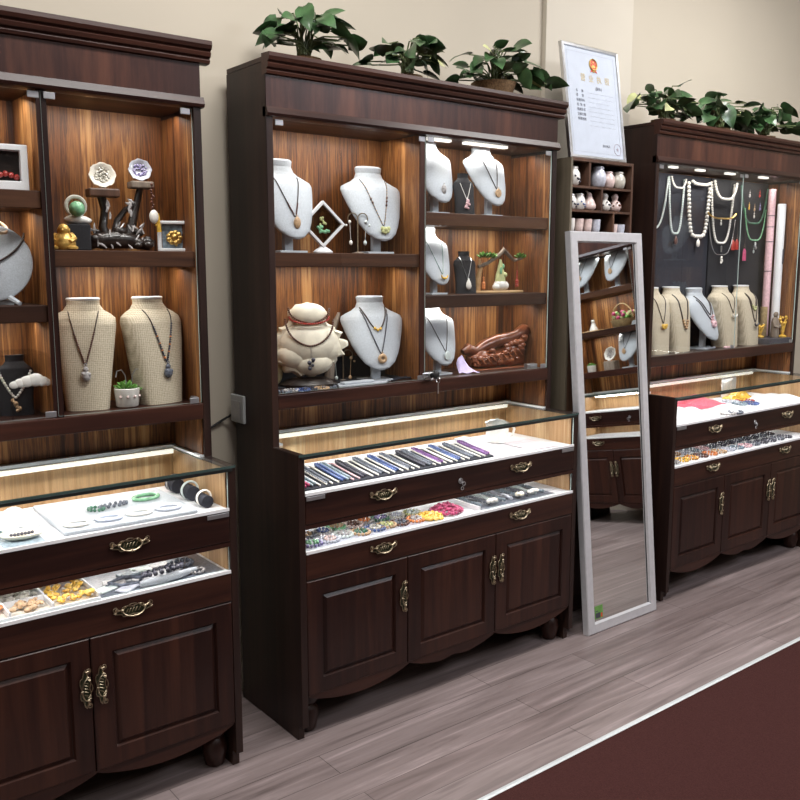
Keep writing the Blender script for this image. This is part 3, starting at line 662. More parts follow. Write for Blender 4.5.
solo('silver_tray', MB().prism([(-.11, -.03), (.09, -.036), (.12, -.01), (.06, .022), (-.08, .03)], 0, .006, 'xy').box(-.08, .05, -.02, .01, .0061, .014), 'white', 'flat white leatherette tray lying beside the bust with two necklaces', 'tray', (.395, -.19, A), 0, bevel=.002)
m = MB(); m.tube([(0, 0, .002), (.05, .01, .006), (.11, -.004, .006), (.17, .008, .004), (.21, 0, .002)], .0035, 6); m.tube([(0, .02, .002), (.06, .028, .006), (.12, .018, .006), (.2, .03, .003)], .003, 6)
solo('cord_necklace', m, 'velvet', 'dark navy cord necklace lying flat beside the metal door lock', 'necklace', (.53, -.20, A + .001), 4, smooth=True)
# sliding door lock hanging where panes meet
t = thing('door_lock', 'black and chrome sliding glass lock with dangling key, where two panes meet', 'lock', (.668, -.268, A), 0)
m = MB(); m.lathe([(.012, -.012), (.015, -.010), (.015, .010), (.011, .013)], (0, 0, 0), 16); m.xf(0, Matrix.Translation((0, -.012, .022)) @ Matrix.Rotation(radians(90), 4, 'X')); m.build('barrel', 'cable', t, True)
m = MB(); m.box(-.045, .03, .0, .006, .012, .030); m.build('plate', 'chrome', t, False, .002)
m = MB(); m.ring((.004, -.026, .004), .010, .0015, 14, 5, 'x'); m.box(.002, .005, -.029, -.026, -.046, -.004); m.ring((-.020, -.016, .020), .012, .003, 14, 6, 'y'); m.build('key', 'chrome', t, True)
# branch earring tree
t = thing('earring_tree', 'gnarled branch earring tree on a flat wooden base hung with charms', 'earring tree', (1.115, -.125, K), -8)
MB().prism([(-.115, -.035), (-.06, -.045), (.08, -.042), (.135, -.02), (.12, .03), (-.02, .042), (-.11, .028)], 0, .010, 'xy').build('base', 'pine', t, False, .003)
m = MB(); m.tube([(-.085, 0, .01), (-.082, -.002, .06), (-.07, 0, .1), (-.075, .0, .135)], [.014, .012, .009, .005], 8); m.build('stump', 'pine', t, True)
m = MB(); m.tube([(-.08, 0, .105), (-.04, -.004, .118), (-.005, 0, .138), (.02, .002, .150), (.045, 0, .172), (.075, 0, .148), (.10, .002, .13), (.14, 0, .14)], [.009, .0075, .009, .009, .011, .0075, .0065, .0045], 7); m.tube([(.04, 0, .168), (.05, .01, .185)], [.005, .002], 6); m.build('branch', 'drift', t, True)
def succulent(m, c, r, n=13):
    for i in range(n):
        a = i * 2.4; h = .25 + .75 * i / n; rr = r * (1.05 - .75 * i / n)
        k = m.mark(); m.sphere((0, 0, 0), r * .42, (1, .55, .3), 7, 4)
        m.xf(k, Matrix.Translation((c[0] + rr * .7 * cos(a), c[1] + rr * .7 * sin(a), c[2] + r * .5 * h)) @ Matrix.Rotation(a, 4, 'Z') @ Matrix.Rotation(-radians(20 + 45 * h), 4, 'Y'))
    return m
m = MB(); succulent(m, (-.058, -.008, .142), .030); succulent(m, (-.025, -.010, .142), .028); succulent(m, (.128, -.004, .142), .027); m.build('greenery', 'leaf2', t, True)
for lab, x, z0, z1, mt in (('string of orange beads hanging from the branch earring tree', -.062, .098, .022, 'orange'), ('coral red bead earring hanging from the branch earring tree', .105, .128, .03, 'redbead')):
    e = thing('charm_string', lab, 'earring', (1.115, -.125, K), -8)
    m = MB(); m.tube([(x, -.012, z0 + .004), (x, -.012, z1)], .0008, 4); m.beads([(x, -.012, z1 + .008 * i) for i in range(int((z0 - z1) / .011))], [(.0085 if i < 3 else .0042) for i in range(int((z0 - z1) / .011))]); m.build('beads', mt, e, True)
t = thing('stone_figurine', 'small pale green and white carved figurine under the branch earring tree', 'figurine', (1.125, -.148, K + .0105), -8, None, 1.2)
m = MB(); m.sphere((0, 0, .018), .026, (1, .7, .75), 10, 7); m.sphere((.016, 0, .016), .02, (1, .7, .8)); m.sphere((-.018, -.004, .012), .017, (1, .7, .75)); m.build('base_rock', 'ceramic', t, True)
m = MB(); m.lathe([(.020, .03), (.018, .05), (.012, .072), (.010, .085), (.003, .104)], (0, 0, 0), 10, 1, .7); m.sphere((.014, -.006, .052), .009); m.build('figure', 'leafpale', t, True)
m = MB(); m.sphere((-.006, -.012, .066), .008, (.7, .4, 1.6)); m.sphere((.004, -.012, .080), .006, (.7, .4, 1.5)); m.build('robe_band', 'jade', t, True)
# carved red wood
t = thing('wood_carving', 'large reddish carved wooden ruyi sculpture on a thin board', 'sculpture', (1.135, -.120, A), -4)
m = MB(); k = m.mark()
pts = [(-.175, 0, .075), (-.15, 0, .085), (-.11, 0, .072), (-.06, 0, .096), (0, 0, .112), (.06, 0, .118), (.11, 0, .130), (.15, 0, .150), (.18, 0, .152)]
m.tube(pts, [.012, .026, .022, .026, .028, .026, .024, .028, .018], 10)
body = []
for i in range(15):
    u = i / 14; x = -.15 + .29 * u; top = .055 + .075 * u + .018 * sin(u * 9); bot = .006 + .004 * sin(u * 14); d = .042 * (1 - .5 * abs(2 * u - 1) ** 3)
    body.append([(x + .006 * sin(3 * a + i), d * cos(a) * (1 + .12 * sin(4 * a + i * 1.7)), (top + bot) / 2 + (top - bot) / 2 * sin(a) * (1 + .06 * sin(5 * a + i * 2.1))) for a in [2 * pi * j / 18 for j in range(18)]])
m.rings(body)
for i in range(46):
    u = R.random(); x = -.14 + .27 * u; z = .018 + R.random() * (.035 + .075 * u)
    m.sphere((x, -.036 + R.uniform(-.006, .008), z), R.uniform(.008, .017), (1.4, .6, .8), 7, 5)
for i in range(9):
    x = -.12 + i * .028; m.tube([(x + .012 * cos(a), -.044 - .004 * sin(2 * a), .035 + .004 * i + .012 * sin(a)) for a in [i_ * .55 for i_ in range(10)]], .0032, 5)
m.build('carving', 'rosewood', t, True)
MB().prism([(-.155, -.05), (.13, -.052), (.17, -.02), (.15, .04), (-.13, .045)], 0, .0058, 'xy').build('board', 'rosewood', t, False, .002)
m = MB(); m.grid(lambda u, v: ((u - .5) * .10 * (1 - .55 * v), -.03 + .06 * v, .004 + .062 * v ** 1.6 * (1 - .5 * abs(2 * u - 1) ** 2) + .003 * sin(12 * u)), 12, 10)
solo('lilac_cloth', m, 'lilac', 'small lilac velvet ring cone cloth between white bust and red carving', 'display cloth', (.915, -.175, A + .001), -5, smooth=True)

# outlet on the cabinet side, cable on the wall
t = thing('wall_socket', 'grey socket plate mounted on the outer side of the middle cabinet', 'socket', (0, -.032, 1.07), 0)
MB().box(-.012, -.0005, -.045, .045, -.048, .048).build('plate', 'socket', t, False, .003)
MB().box(-.0155, -.0122, -.030, .034, -.038, .028).build('rocker', 'steel', t, False, .002)
solo('power_cable', MB().tube([(-.008, .010, 1.045), (-.03, .036, 1.025), (-.10, .0405, .99), (-.17, .0405, .955), (-.212, .0405, .94)], .004, 6), 'cable', 'thin black cable running from the socket plate across the cream wall', 'cable', smooth=True)

# ------------------------------------------------------------------ near cabinet pieces
t = thing('picture_frame', 'white box frame with row of red beads on the top shelf of the near cabinet', 'frame', (-.782, -.185, 1.7525), -8, None, 1.1)
m = MB(); r0 = (-.075, .075, 0, .108); r1 = (-.058, .058, .022, .094)
o_ = [(r0[0], r0[2]), (r0[1], r0[2]), (r0[1], r0[3]), (r0[0], r0[3])]; i_ = [(r1[0], r1[2]), (r1[1], r1[2]), (r1[1], r1[3]), (r1[0], r1[3])]
m.rings([[(x, -.016, z) for x, z in o_], [(x, .016, z) for x, z in o_], [(x, .016, z) for x, z in i_], [(x, -.016, z) for x, z in i_]], closed=True); m.build('frame', 'whiteplain', t, False, .002)
MB().box(-.058, .058, .010, .015, .022, .094).build('backing', 'root', t)
MB().beads([(-.05 + .0125 * i, .002, .036 + .004 * sin(i * 1.3)) for i in range(9)], .0072, 9, 6).build('beads', 'redbead', t, True)
t = thing('disc_display', 'round white disc stand wearing a necklace, beside the cabinet divider', 'display stand', (-.795, -.150, 1.4495), -22)
m = MB(); m.lathe([(.004, -.008), (.098, -.008), (.104, -.004), (.104, .004), (.098, .008), (.004, .008)], (0, 0, 0), 40); m.xf(0, Matrix.Translation((0, 0, .112)) @ Matrix.Rotation(radians(80), 4, 'X')); m.build('disc', 'white', t, True)
m = MB()
for s in (-1, 1): m.tube([(s * .02, .02, .03), (s * .045, -.02, .018), (s * .07, -.045, .004)], [.007, .008, .006], 7)
m.box(-.05, .05, -.01, .035, 0, .012); m.build('foot', 'white', t, True)
nk = thing('necklace', 'brown cord necklace with red stone pendant on the round white disc', 'necklace', (-.795, -.150, 1.4495), -22)
m = MB(); m.tube([(.085 * sin(pi / 2 * q), -.012 + .017 * (abs(q) ** 1.5), .108 + .085 * abs(q) ** 1.2) for q in [-1 + i / 15 for i in range(31)]], .0030, 6); m.build('strand', 'cord', nk, True)
MB().sphere((0, -.022, .095), .018, (1, .5, 1), 12, 8).build('pendant', 'redbead', nk, True)
m = MB(); m.ring((0, 0, .004), .030, .0042, 22, 6); solo('bangle', m, 'tan', 'tan bead bangle resting over the upper edge of the round white disc', 'bangle', (-.779, -.147, 1.657), 0, smooth=True, rot=(radians(35), radians(18), 0))
t = thing('acrylic_box', 'clear acrylic display box enclosing the small black bust', 'display box', (-.785, -.128, 1.1385), 0)
m = MB()
for b_ in ((-.115, .115, -.085, -.082, .0, .175), (-.115, .115, .082, .085, 0, .175), (.112, .115, -.082, .082, 0, .175), (-.115, -.112, -.082, .082, 0, .175), (-.115, .115, -.085, .085, .175, .178)): m.box(*b_)
m.build('case', 'acrylic', t)
t = thing('shell_ornament', 'white cloud-shaped ornament on a ledge before the small black bust', 'ornament', (-.735, -.222, 1.1385), 0, None, .92)
m = MB()
for x, z, r_ in ((-.045, .105, .012), (-.028, .11, .014), (-.008, .113, .018), (.016, .116, .021), (.036, .110, .016), (.050, .106, .011)): m.sphere((x, 0, z), r_, (1.2, .35, .95), 12, 8)
m.build('cloud', 'ceramic', t, True)
MB().box(-.056, .056, -.006, .006, .092, .0955).box(-.056, -.053, -.005, .005, 0, .092).box(.053, .056, -.005, .005, 0, .092).build('ledge', 'acrylic', t)
# burlap shelf: succulent and clip
t = thing('succulent_pot', 'little green succulent in a white ceramic pot between two burlap busts', 'potted plant', (-.448, -.175, 1.1385), 0, None, 1.1)
MB().lathe([(.026, 0), (.030, .004), (.034, .05), (.031, .052), (.029, .046)], (0, 0, 0), 20).build('pot', 'ceramic', t, True)
MB().beads([(.033 * sin(a), -.033 * cos(a), .03) for a in (-.9, -.3, .3, .9)], .0045).build('stud', 'cerpink', t, True)
m = MB(); succulent(m, (-.004, 0, .046), .032, 14); succulent(m, (.018, -.006, .042), .022, 9); m.build('leaves', 'leaf2', t, True)
m = MB()
for s in (-1, 1): m.tube([(s * .006 + .01, .008, .05), (s * .01 + .01, .008, .085), (s * .02 + .01, .006, .10), (s * .034 + .01, .004, .098), (s * .038 + .01, .002, .082)], .0016, 5)
m.build('wire', 'steel', t, True)
solo('shelf_clip', MB().box(-.024, .024, -.012, .012, 0, .018).box(-.012, .012, -.0145, -.0122, .004, .014), 'steel', 'small grey metal clip on the bottom shelf edge beside a burlap bust', 'clip', (-.235, -.215, 1.1385), -6, bevel=.003)
solo('shelf_clip', MB().box(-.026, .026, -.012, .012, 0, .020).box(-.014, .014, -.0145, -.0122, .005, .015), 'steel', 'small grey metal clip on the shelf edge beside the red wood carving', 'clip', (1.232, -.225, 1.1385), -6, bevel=.003)
# gold buddha, root stand, stones
t = thing('buddha_figurine', 'small golden seated laughing buddha figurine on the near cabinet shelf', 'figurine', (-.612, -.190, 1.5975), -30, sc=1.05)
m = MB(); m.lathe([(.024, 0), (.029, .006), (.030, .018), (.026, .030), (.020, .040), (.012, .046)], (0, 0, 0), 18, 1, .85); m.sphere((0, -.008, .022), .019, (1, .9, 1), 12, 8); m.sphere((0, -.002, .054), .0145, (1, .95, 1.05), 12, 9)
for s in (-1, 1): m.sphere((s * .0148, 0, .051), .0042, (.5, .7, 1.6)); m.tube([(s * .018, 0, .040), (s * .028, -.008, .030), (s * .020, -.022, .022)], [.008, .0075, .006], 7); m.sphere((s * .022, -.014, .006), .013, (1.3, 1, .6))
m.sphere((0, -.016, .052), .0032); m.tube([(-.005, -.0145, .046), (0, -.016, .044), (.005, -.0145, .046)], .0012, 5)
m.build('body', 'goldpaint', t, True)
solo('black_plinth', MB().box(-.036, .036, -.03, .03, 0, .074), 'black', 'black block plinth beside the golden buddha carrying the pale rock', 'plinth', (-.560, -.135, 1.5975), -10, bevel=.003)
t = thing('rock_base', 'pale rough rock with hollow geode ring on the black plinth', 'rock', (-.556, -.135, 1.6716), -10)
m = MB(); m.sphere((0, 0, .013), .036, (1, .6, .4), 12, 7); m.sphere((.02, 0, .011), .022, (1, .7, .5), 9, 6); m.build('rock', 'ceramic', t, True)
m = MB(); m.ring((0, .008, .052), .026, .0058, 22, 7, 'y'); m.build('geode_ring', 'cergrey', t, True)
solo('jade_ball', MB().sphere((0, 0, .022), .022, (1, 1, 1), 16, 10), 'jade', 'polished green jade ball resting in the pale rock beside the buddha', 'stone ball', (-.562, -.160, 1.6915), smooth=True)
t = thing('root_stand', 'dark gnarled root sculpture with silvery crystal clusters and raised platforms', 'sculpture', (-.440, -.120, 1.5975), -6)
m = MB()
m.tube([(-.10, 0, .015), (-.05, -.01, .03), (0, 0, .034), (.05, -.008, .03), (.10, .0, .012)], [.012, .022, .028, .022, .010], 9)
m.tube([(-.02, .01, .03), (-.03, .02, .07), (-.022, .024, .12), (-.03, .02, .160)], [.018, .013, .011, .013], 8)
m.tube([(.03, .01, .03), (.055, .02, .08), (.07, .024, .13), (.085, .02, .19)], [.018, .014, .011, .010], 8)
m.tube([(.0, .012, .04), (.012, .02, .09), (.035, .02, .12), (.065, .022, .14)], [.014, .010, .008, .006], 7)
for i in range(22): m.sphere((R.uniform(-.09, .10), R.uniform(-.03, .02), R.uniform(.008, .06)), R.uniform(.008, .018), (1.3, .8, .8), 7, 5)
m.build('root', 'root', t, True)
m = MB()
for i in range(30):
    k = m.mark(); m.lathe([(.0020, -.010), (.0027, .003), (.0005, .011)], (0, 0, 0), 5); m.xf(k, Matrix.Translation((R.uniform(-.085, .08), R.uniform(-.045, -.015), R.uniform(.012, .075))) @ Matrix.Rotation(R.uniform(-1.2, 1.2), 4, 'Y') @ Matrix.Rotation(R.uniform(-.8, .8), 4, 'X'))
for i in range(10):
    k = m.mark(); m.lathe([(.003, -.010), (.004, .003), (.0005, .012)], (0, 0, 0), 5); m.xf(k, Matrix.Translation((R.uniform(-.03, .05), -.004, R.uniform(.10, .15))) @ Matrix.Rotation(R.uniform(-1.2, 1.2), 4, 'Y'))
m.build('crystals', 'agate', t, True)
MB().prism([(-.048, -.026), (.044, -.028), (.046, .026), (-.044, .028)], .160, .184, 'xy').xf if False else None
m = MB(); k = m.mark(); m.box(-.044, .044, -.028, .028, .156, .180); m.xf(k, Matrix.Translation((-.028, .012, 0))); m.build('platform', 'unit', t, False, .004)
m = MB(); k = m.mark(); m.box(-.034, .034, -.026, .026, .186, .206); m.xf(k, Matrix.Translation((.085, .014, 0))); m.build('platform', 'drift', t, False, .004)
# geodes on the platforms
def geode(label, loc, rz, r, inner, outer):
    t = thing('geode', label, 'geode', loc, rz)
    m = MB(); m.lathe([(.25 * r, -.42 * r), (.75 * r, -.30 * r), (1.0 * r, .05 * r), (.98 * r, .14 * r), (.86 * r, .14 * r), (.62 * r, -.06 * r), (.2 * r, -.16 * r)], (0, 0, 0), 22)
    for i, v in enumerate(m.v):
        f_ = 1 + .05 * sin(i * 2.3); m.v[i] = (v[0] * f_, v[1] * f_, v[2])
    T_ = Matrix.Translation((0, 0, r * .98)) @ Matrix.Rotation(radians(74), 4, 'X')
    m.xf(0, T_); m.build('rind', outer, t, True)
    m = MB(); m.beads([(r * .6 * sqrt(R.random()) * cos(a), r * .6 * sqrt(R.random()) * sin(a), -.07 * r) for a in [i * 2.4 for i in range(40)]], r * .11, 5, 3); m.xf(0, T_); m.build('crystal_core', inner, t, True)
    return t
geode('white and pale green geode bowl tilted up on a root platform', (-.467, -.111, 1.7785), -14, .038, 'cergrey', 'cream')
geode('violet and white amethyst geode bowl on the higher root platform', (-.354, -.115, 1.8045), -14, .034, 'amethyst', 'cerblue')
t = thing('pendant_charm', 'brown bead charm string with white carved stone, hanging from a root platform', 'charm', (-.335, -.152, 1.80), 0)
m = MB(); m.tube([(0, 0, .0), (0, 0, -.10)], .001, 4); m.beads([(.003 * sin(i * 2), 0, -.006 - .0085 * i) for i in range(9)], .0046); m.build('beads', 'brownbead', t, True)
m = MB(); m.sphere((.002, -.003, -.10), .017, (.85, .6, 1.2), 12, 8); m.build('stone', 'pearl', t, True)
m = MB(); m.beads([(.012 + .004 * sin(i), 0, -.088 - .009 * i) for i in range(5)], .004); m.tube([(.016, 0, -.09), (.018, 0, -.145)], [.004, .007], 6); m.build('tassel', 'honey', t, True)
t = thing('square_frame', 'small white square display frame with golden flower on the buddha shelf', 'frame', (-.268, -.150, 1.5975), -24)
m = MB(); a_, c_ = .050, .038
o_ = [(-a_, 0), (a_, 0), (a_, .092), (-a_, .092)]; i_ = [(-c_, .010), (c_, .010), (c_, .082), (-c_, .082)]
m.rings([[(x, -.012, z) for x, z in o_], [(x, .012, z) for x, z in o_], [(x, .012, z) for x, z in i_], [(x, -.012, z) for x, z in i_]], closed=True); m.build('frame', 'whiteplain', t, False, .003)
MB().box(-.036, .036, .004, .008, .010, .082).build('backing', 'greyblue', t)
m = MB()
for i in range(9): m.sphere((.017 * cos(i * .7), -.004, .042 + .015 * sin(i * .7)), .0085, (1, .5, 1))
m.sphere((0, -.007, .044), .010, (1, .5, 1)); m.tube([(0, -.004, .03), (.006, -.004, .016)], .003, 5); m.build('flower', 'brightgold', t, True)

# ------------------------------------------------------------------ trailing plants on top
def leaf(m, base, yaw, L, pitch, roll, droop=.35):
    k = m.mark(); nu, nv = 6, 4
    def fn(u, v):
        w = L * .40 * (max(0, sin(pi * min(1, u * .93 + .07) ** .72))) ** .85; q = 2 * v - 1
        back = -.10 * L * (abs(q) ** 1.5) * max(0, 1 - 2.2 * u)
        return (u * L + back, q * w, .16 * w * abs(q) - droop * L * u * u + .01 * L * sin(9 * u) * abs(q))
    m.grid(fn, nu, nv)
    m.xf(k, Matrix.Translation(base) @ Matrix.Rotation(yaw, 4, 'Z') @ Matrix.Rotation(-pitch, 4, 'Y') @ Matrix.Rotation(roll, 4, 'X'))
def pothos(label, loc, x0, x1, ztop, n, seed, extra=(), size=(.056, .088), pot=.055, ymin=-.11, ymax=.09, ph=.034):
    rr = random.Random(seed)
    t = thing('potted_pothos', label, 'potted plant', loc, 0, 'trailing pothos plants on the cabinets')
    m = MB(); m.lathe([(pot * .72, 0), (pot * .8, .006), (pot, ph * .9), (pot * 1.04, ph * .97), (pot * .95, ph), (pot * .9, ph * .8), (.004, ph * .76)], (0, 0, 0), 24)
    m.build('basket', 'basket', t, True)
    lv, lp, st = MB(), MB(), MB()
    items = []
    for i in range(n):
        u = (i + rr.random()) / n; x = x0 + (x1 - x0) * u
        bell = 1 - abs(2 * u - 1) ** 2.6
        z = .060 + (ztop - .060) * bell * (rr.random() ** .7) + .02 * rr.random(); y = rr.uniform(ymin, ymax) * .9
        items.append((x * .92, y, z, None, rr.uniform(*size)))
    items += [(e[0], e[1], e[2], e[3], e[4]) for e in extra]
    for x, y, z, yaw, L in items:
        if yaw is None:
            yaw = math.atan2(y * .6 - .07, x * 1.1) + rr.uniform(-.7, .7)
        b = Vector((x * .86, y, z))
        # keep leaf tips off the wall
        while b.y + L * sin(yaw) > ymax + .03: yaw -= .35 if cos(yaw) > 0 else -.35
        leaf(lp if rr.random() < .035 else lv, b, yaw, L, rr.uniform(-.95, .5) if z > .1 else rr.uniform(-.35, .5), rr.uniform(-.9, .9), rr.uniform(.15, .5))
        mid = Vector((b.x * .45, b.y * .5, max(.05, z * 1.02)))
        s0 = Vector((rr.uniform(-.02, .02), rr.uniform(-.02, .02), .045))
        st.tube([s0, s0.lerp(mid, .6) + Vector((0, 0, .012)), mid, b], .0026, 5)
    lv.build('leaves', 'leaf', t, True)
    if lp.v: lp.build('pale_leaves', 'leafpale', t, True)
    st.build('stems', 'stem', t, True)
    return t
pothos('potted pothos on the outlet-side corner of the middle cabinet top', (.205, -.155, 2.1905), -.155, .165, .175, 46, 3)
pothos('smaller potted pothos between the two other plants on the middle cabinet', (.635, -.155, 2.1905), -.15, .15, .155, 38, 5, size=(.052, .080))
pothos('potted pothos in a low brown basket beside the framed certificate', (1.06, -.160, 2.1905), -.17, .17, .185, 42, 9, ((.25, -.02, .125, -.3, .085), (.285, -.05, .082, -.45, .085), (-.15, .0, .15, 2.9, .085), (.05, 0, .19, 1.4, .08)), pot=.085, ph=.062)
pothos('trailing pothos on the mirror-side corner of the far cabinet top', (2.16, -.150, 2.1905), -.23, .24, .165, 40, 12, ((-.27, -.02, .10, 3.3, .11),))
pothos('dense trailing pothos in the centre of the far cabinet top', (2.60, -.155, 2.1905), -.25, .26, .175, 44, 15, size=(.065, .10))
pothos('trailing pothos farthest along the far cabinet top', (3.03, -.155, 2.1905), -.25, .25, .18, 44, 18, size=(.065, .10))

# ------------------------------------------------------------------ small shelf unit, pottery, certificate, mirror
UX0, UX1, UF = 1.435, 1.845, -.235
t = thing('curio_shelf', 'narrow brown wooden shelf unit with small cubbyholes of pottery behind the mirror', 'shelf unit', (0, 0, 0))
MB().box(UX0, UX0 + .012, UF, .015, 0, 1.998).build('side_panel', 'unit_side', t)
MB().box(UX1 - .012, UX1, UF, .015, 0, 1.998).build('side_panel', 'unit', t)
MB().box(UX0 + .0125, UX1 - .0125, .003, .015, .0, 1.985).build('back_panel', 'unit', t)
MB().box(UX0 + .0125, UX1 - .0125, UF, .0025, 1.986, 1.998).build('top_board', 'unit', t)
for z in (1.878, 1.780, 1.682): MB().box(UX0 + .0125, UX1 - .0125, UF + .001, .0025, z, z + .009).build('shelf', 'unit', t)
for x, z0, z1 in ((1.557, 1.8875, 1.9855), (1.640, 1.7895, 1.8775), (1.722, 1.6915, 1.7795)): MB().box(x - .005, x + .005, UF + .002, .0025, z0, z1).build('divider', 'unit', t)
MB().box(UX0 + .0125, UX1 - .0125, UF + .006, UF + .018, .09, 1.6815).build('front_panel', 'unit', t)
MB().box(UX0 + .0125, UX1 - .0125, UF + .03, UF + .04, 0, .0895).build('plinth', 'unit', t)
def pot_jar(label, x, z, kind, mat, h, r, band=None, y=-.195):
    t = thing('pottery_' + ('vase' if kind in ('gourd', 'pear') else 'jar' if kind == 'jar' else 'cup'), label, {'gourd': 'vase', 'pear': 'vase', 'jar': 'jar', 'cup': 'cup'}[kind], (x, y, z), 0, 'small pottery in the shelf unit')
    if kind == 'jar': p = [(.55 * r, 0), (.82 * r, .08 * h), (r, .4 * h), (.95 * r, .62 * h), (.68 * r, .82 * h), (.62 * r, .86 * h), (.70 * r, .88 * h), (.66 * r, .97 * h), (.3 * r, h)]
    elif kind == 'gourd': p = [(.5 * r, 0), (.9 * r, .12 * h), (r, .3 * h), (.8 * r, .5 * h), (.42 * r, .62 * h), (.5 * r, .74 * h), (.55 * r, .82 * h), (.4 * r, .93 * h), (.2 * r, h)]
    elif kind == 'pear': p = [(.6 * r, 0), (.95 * r, .12 * h), (r, .28 * h), (.75 * r, .52 * h), (.48 * r, .7 * h), (.44 * r, .82 * h), (.3 * r, .95 * h), (.1 * r, h)]
    else: p = [(.55 * r, 0), (.75 * r, .05 * h), (.95 * r, .5 * h), (r, h), (.9 * r, h), (.8 * r, .5 * h), (.5 * r, .12 * h)]
    MB().lathe(p, (0, 0, 0), 18).build('body', mat, t, True)
    if band:
        m = MB()
        for i in range(16): m.sphere((.97 * r * cos(i * 2.4), .97 * r * sin(i * 2.4), h * (.2 + .32 * ((i * 7) % 10) / 10)), r * .15, (1, 1, 1), 6, 4)
        m.build('painted_spots', band, t, True)
    if kind == 'pear': MB().tube([(.02, 0, .62 * h), (.0, 0, .9 * h), (-.020, 0, 1.06 * h)], [.006, .006, .004], 7).build('spout', 'cergrey', t, True)
Z1, Z2, Z3 = 1.8875, 1.7895, 1.6915
pot_jar('spotted pale jar alone in the top cubbyhole of the small shelf', 1.492, Z1, 'jar', 'ceramic', .080, .032, 'soot')
pot_jar('tall lavender-white jar in the top cubbyhole, next to the upright divider', 1.655, Z1, 'jar', 'cerblue', .090, .036)
pot_jar('blush pottery jar between two others in the top cubbyhole', 1.722, Z1, 'jar', 'cerpink', .074, .030)
pot_jar('olive grey jar nearest the far cabinet in the top cubbyhole'.replace('nearest', 'next to'), 1.790, Z1, 'jar', 'cergrey', .076, .033)
pot_jar('dark-spotted white jar on the middle row beside the shelf side panel', 1.483, Z2, 'jar', 'ceramic', .066, .026, 'soot')
pot_jar('dark-spotted white jar on the middle row beside the pear-shaped vase', 1.538, Z2, 'jar', 'ceramic', .070, .027, 'bluebead')
pot_jar('blush white pear-shaped vase with grey spout on the middle row', 1.600, Z2, 'pear', 'cerpink', .078, .031)
pot_jar('white gourd vase beside the upright divider on the middle row', 1.704, Z2, 'gourd', 'ceramic', .080, .029, 'soot')
pot_jar('pinkish gourd vase at the outer end of the middle row', 1.773, Z2, 'gourd', 'cerpink', .080, .029, 'brownbead')
for i in range(4):
    pot_jar(('small white cup', 'small blush cup', 'small pinkish cup', 'small bluish white cup')[i] + ' in the lower cubbyhole above the mirror, ' + ('first', 'second', 'third', 'fourth')[i] + ' in the row', 1.478 + .055 * i, Z3, 'cup', ('ceramic', 'cerpink', 'cerpink', 'cerblue')[i], .062, .021, y=-.200)
for i in range(2):
    pot_jar(('low pinkish pottery cup', 'low bluish pottery cup')[i] + ' in the narrow lower cubbyhole above the mirror', 1.757 + .05 * i, Z3, 'cup', ('cerpink', 'cerblue')[i], .045, .023, y=-.200)

def text(body, size, mat, parent, loc, rot=(radians(90), 0, 0), align='CENTER', name='lettering'):
    c = bpy.data.curves.new(name, 'FONT'); c.body = body; c.size = size; c.align_x = align; c.align_y = 'CENTER'; c.extrude = .0002
    c.materials.append(M[mat]); f_ = bpy.data.objects.new(name, c); COL.objects.link(f_)
    me = bpy.data.meshes.new_from_object(f_.evaluated_get(bpy.context.evaluated_depsgraph_get()))
    bpy.data.objects.remove(f_); bpy.data.curves.remove(c)
    o = bpy.data.objects.new(name, me); COL.objects.link(o); o.parent = parent; o.location = loc; o.rotation_euler = rot
    return o
CW, CH = .372, .478
ct = thing('framed_certificate', 'silver framed business licence with red and gold emblem leaning on the small shelf', 'certificate', (1.635, -.208, 1.9985), 0, rot=(radians(-8.5), 0, radians(1)))
m = MB()
def rr4(x, z0, z1, y): return [(-x, y, z0), (x, y, z0), (x, y, z1), (-x, y, z1)]
m.rings([rr4(CW / 2, 0, CH, .006), rr4(CW / 2, 0, CH, -.010), rr4(CW / 2 - .004, .004, CH - .004, -.013), rr4(CW / 2 - .013, .013, CH - .013, -.012), rr4(CW / 2 - .015, .015, CH - .015, -.006)], cap0=True, cap1=False)
m.build('frame', 'chrome', ct)
MB().box(-CW / 2 + .014, CW / 2 - .014, -.0062, -.004, .014, CH - .014).build('paper', 'bluepaper', ct)
MB().box(-CW / 2 + .0145, CW / 2 - .0145, -.0092, -.0085, .0145, CH - .0145).build('glazing', 'glass', ct)
MB().prism([(.006, .02), (.006, .30), (.012, .30), (.066, .012), (.060, .012)], -.02, .02, 'yz').build('easel_strut', 'black', ct)
fz = lambda f: CH * (1 - f); fx = lambda f: CW * (f - .5); Y0 = -.0066
m = MB()
for x0, x1, z0, z1 in ((-.155, .155, .030, .0315), (-.155, .155, .4455, .447), (-.155, -.1535, .0316, .4454), (.1535, .155, .0316, .4454)): m.box(x0, x1, -.0068, -.0063, z0, z1)
m.build('border_line', 'faint', ct)
em = MB(); ex, ez = fx(.535), fz(.155)
em.mat(0); k = em.mark(); em.lathe([(.001, -.001), (.0225, -.001), (.0225, .001), (.001, .001)], (0, 0, 0), 24); em.xf(k, Matrix.Translation((ex, Y0 - .0004, ez)) @ Matrix.Rotation(radians(90), 4, 'X'))
em.mat(1); em.ring((ex, Y0 - .0015, ez), .0235, .0034, 26, 6, 'y'); em.ring((ex, Y0 - .002, ez - .024), .0065, .002, 12, 5, 'y')
em.box(ex - .013, ex + .013, Y0 - .0022, Y0 - .0012, ez - .012, ez - .0075); em.prism([(ex - .011, ez - .0065), (ex + .011, ez - .0065), (ex + .007, ez - .002), (ex - .007, ez - .002)], Y0 - .0022, Y0 - .0012)
def star(c, r): return [(c[0] + (r if i % 2 == 0 else r * .4) * sin(pi * i / 5), c[1] + (r if i % 2 == 0 else r * .4) * cos(pi * i / 5)) for i in range(10)]
em.prism(star((ex, ez + .011), .0062), Y0 - .0024, Y0 - .0012)
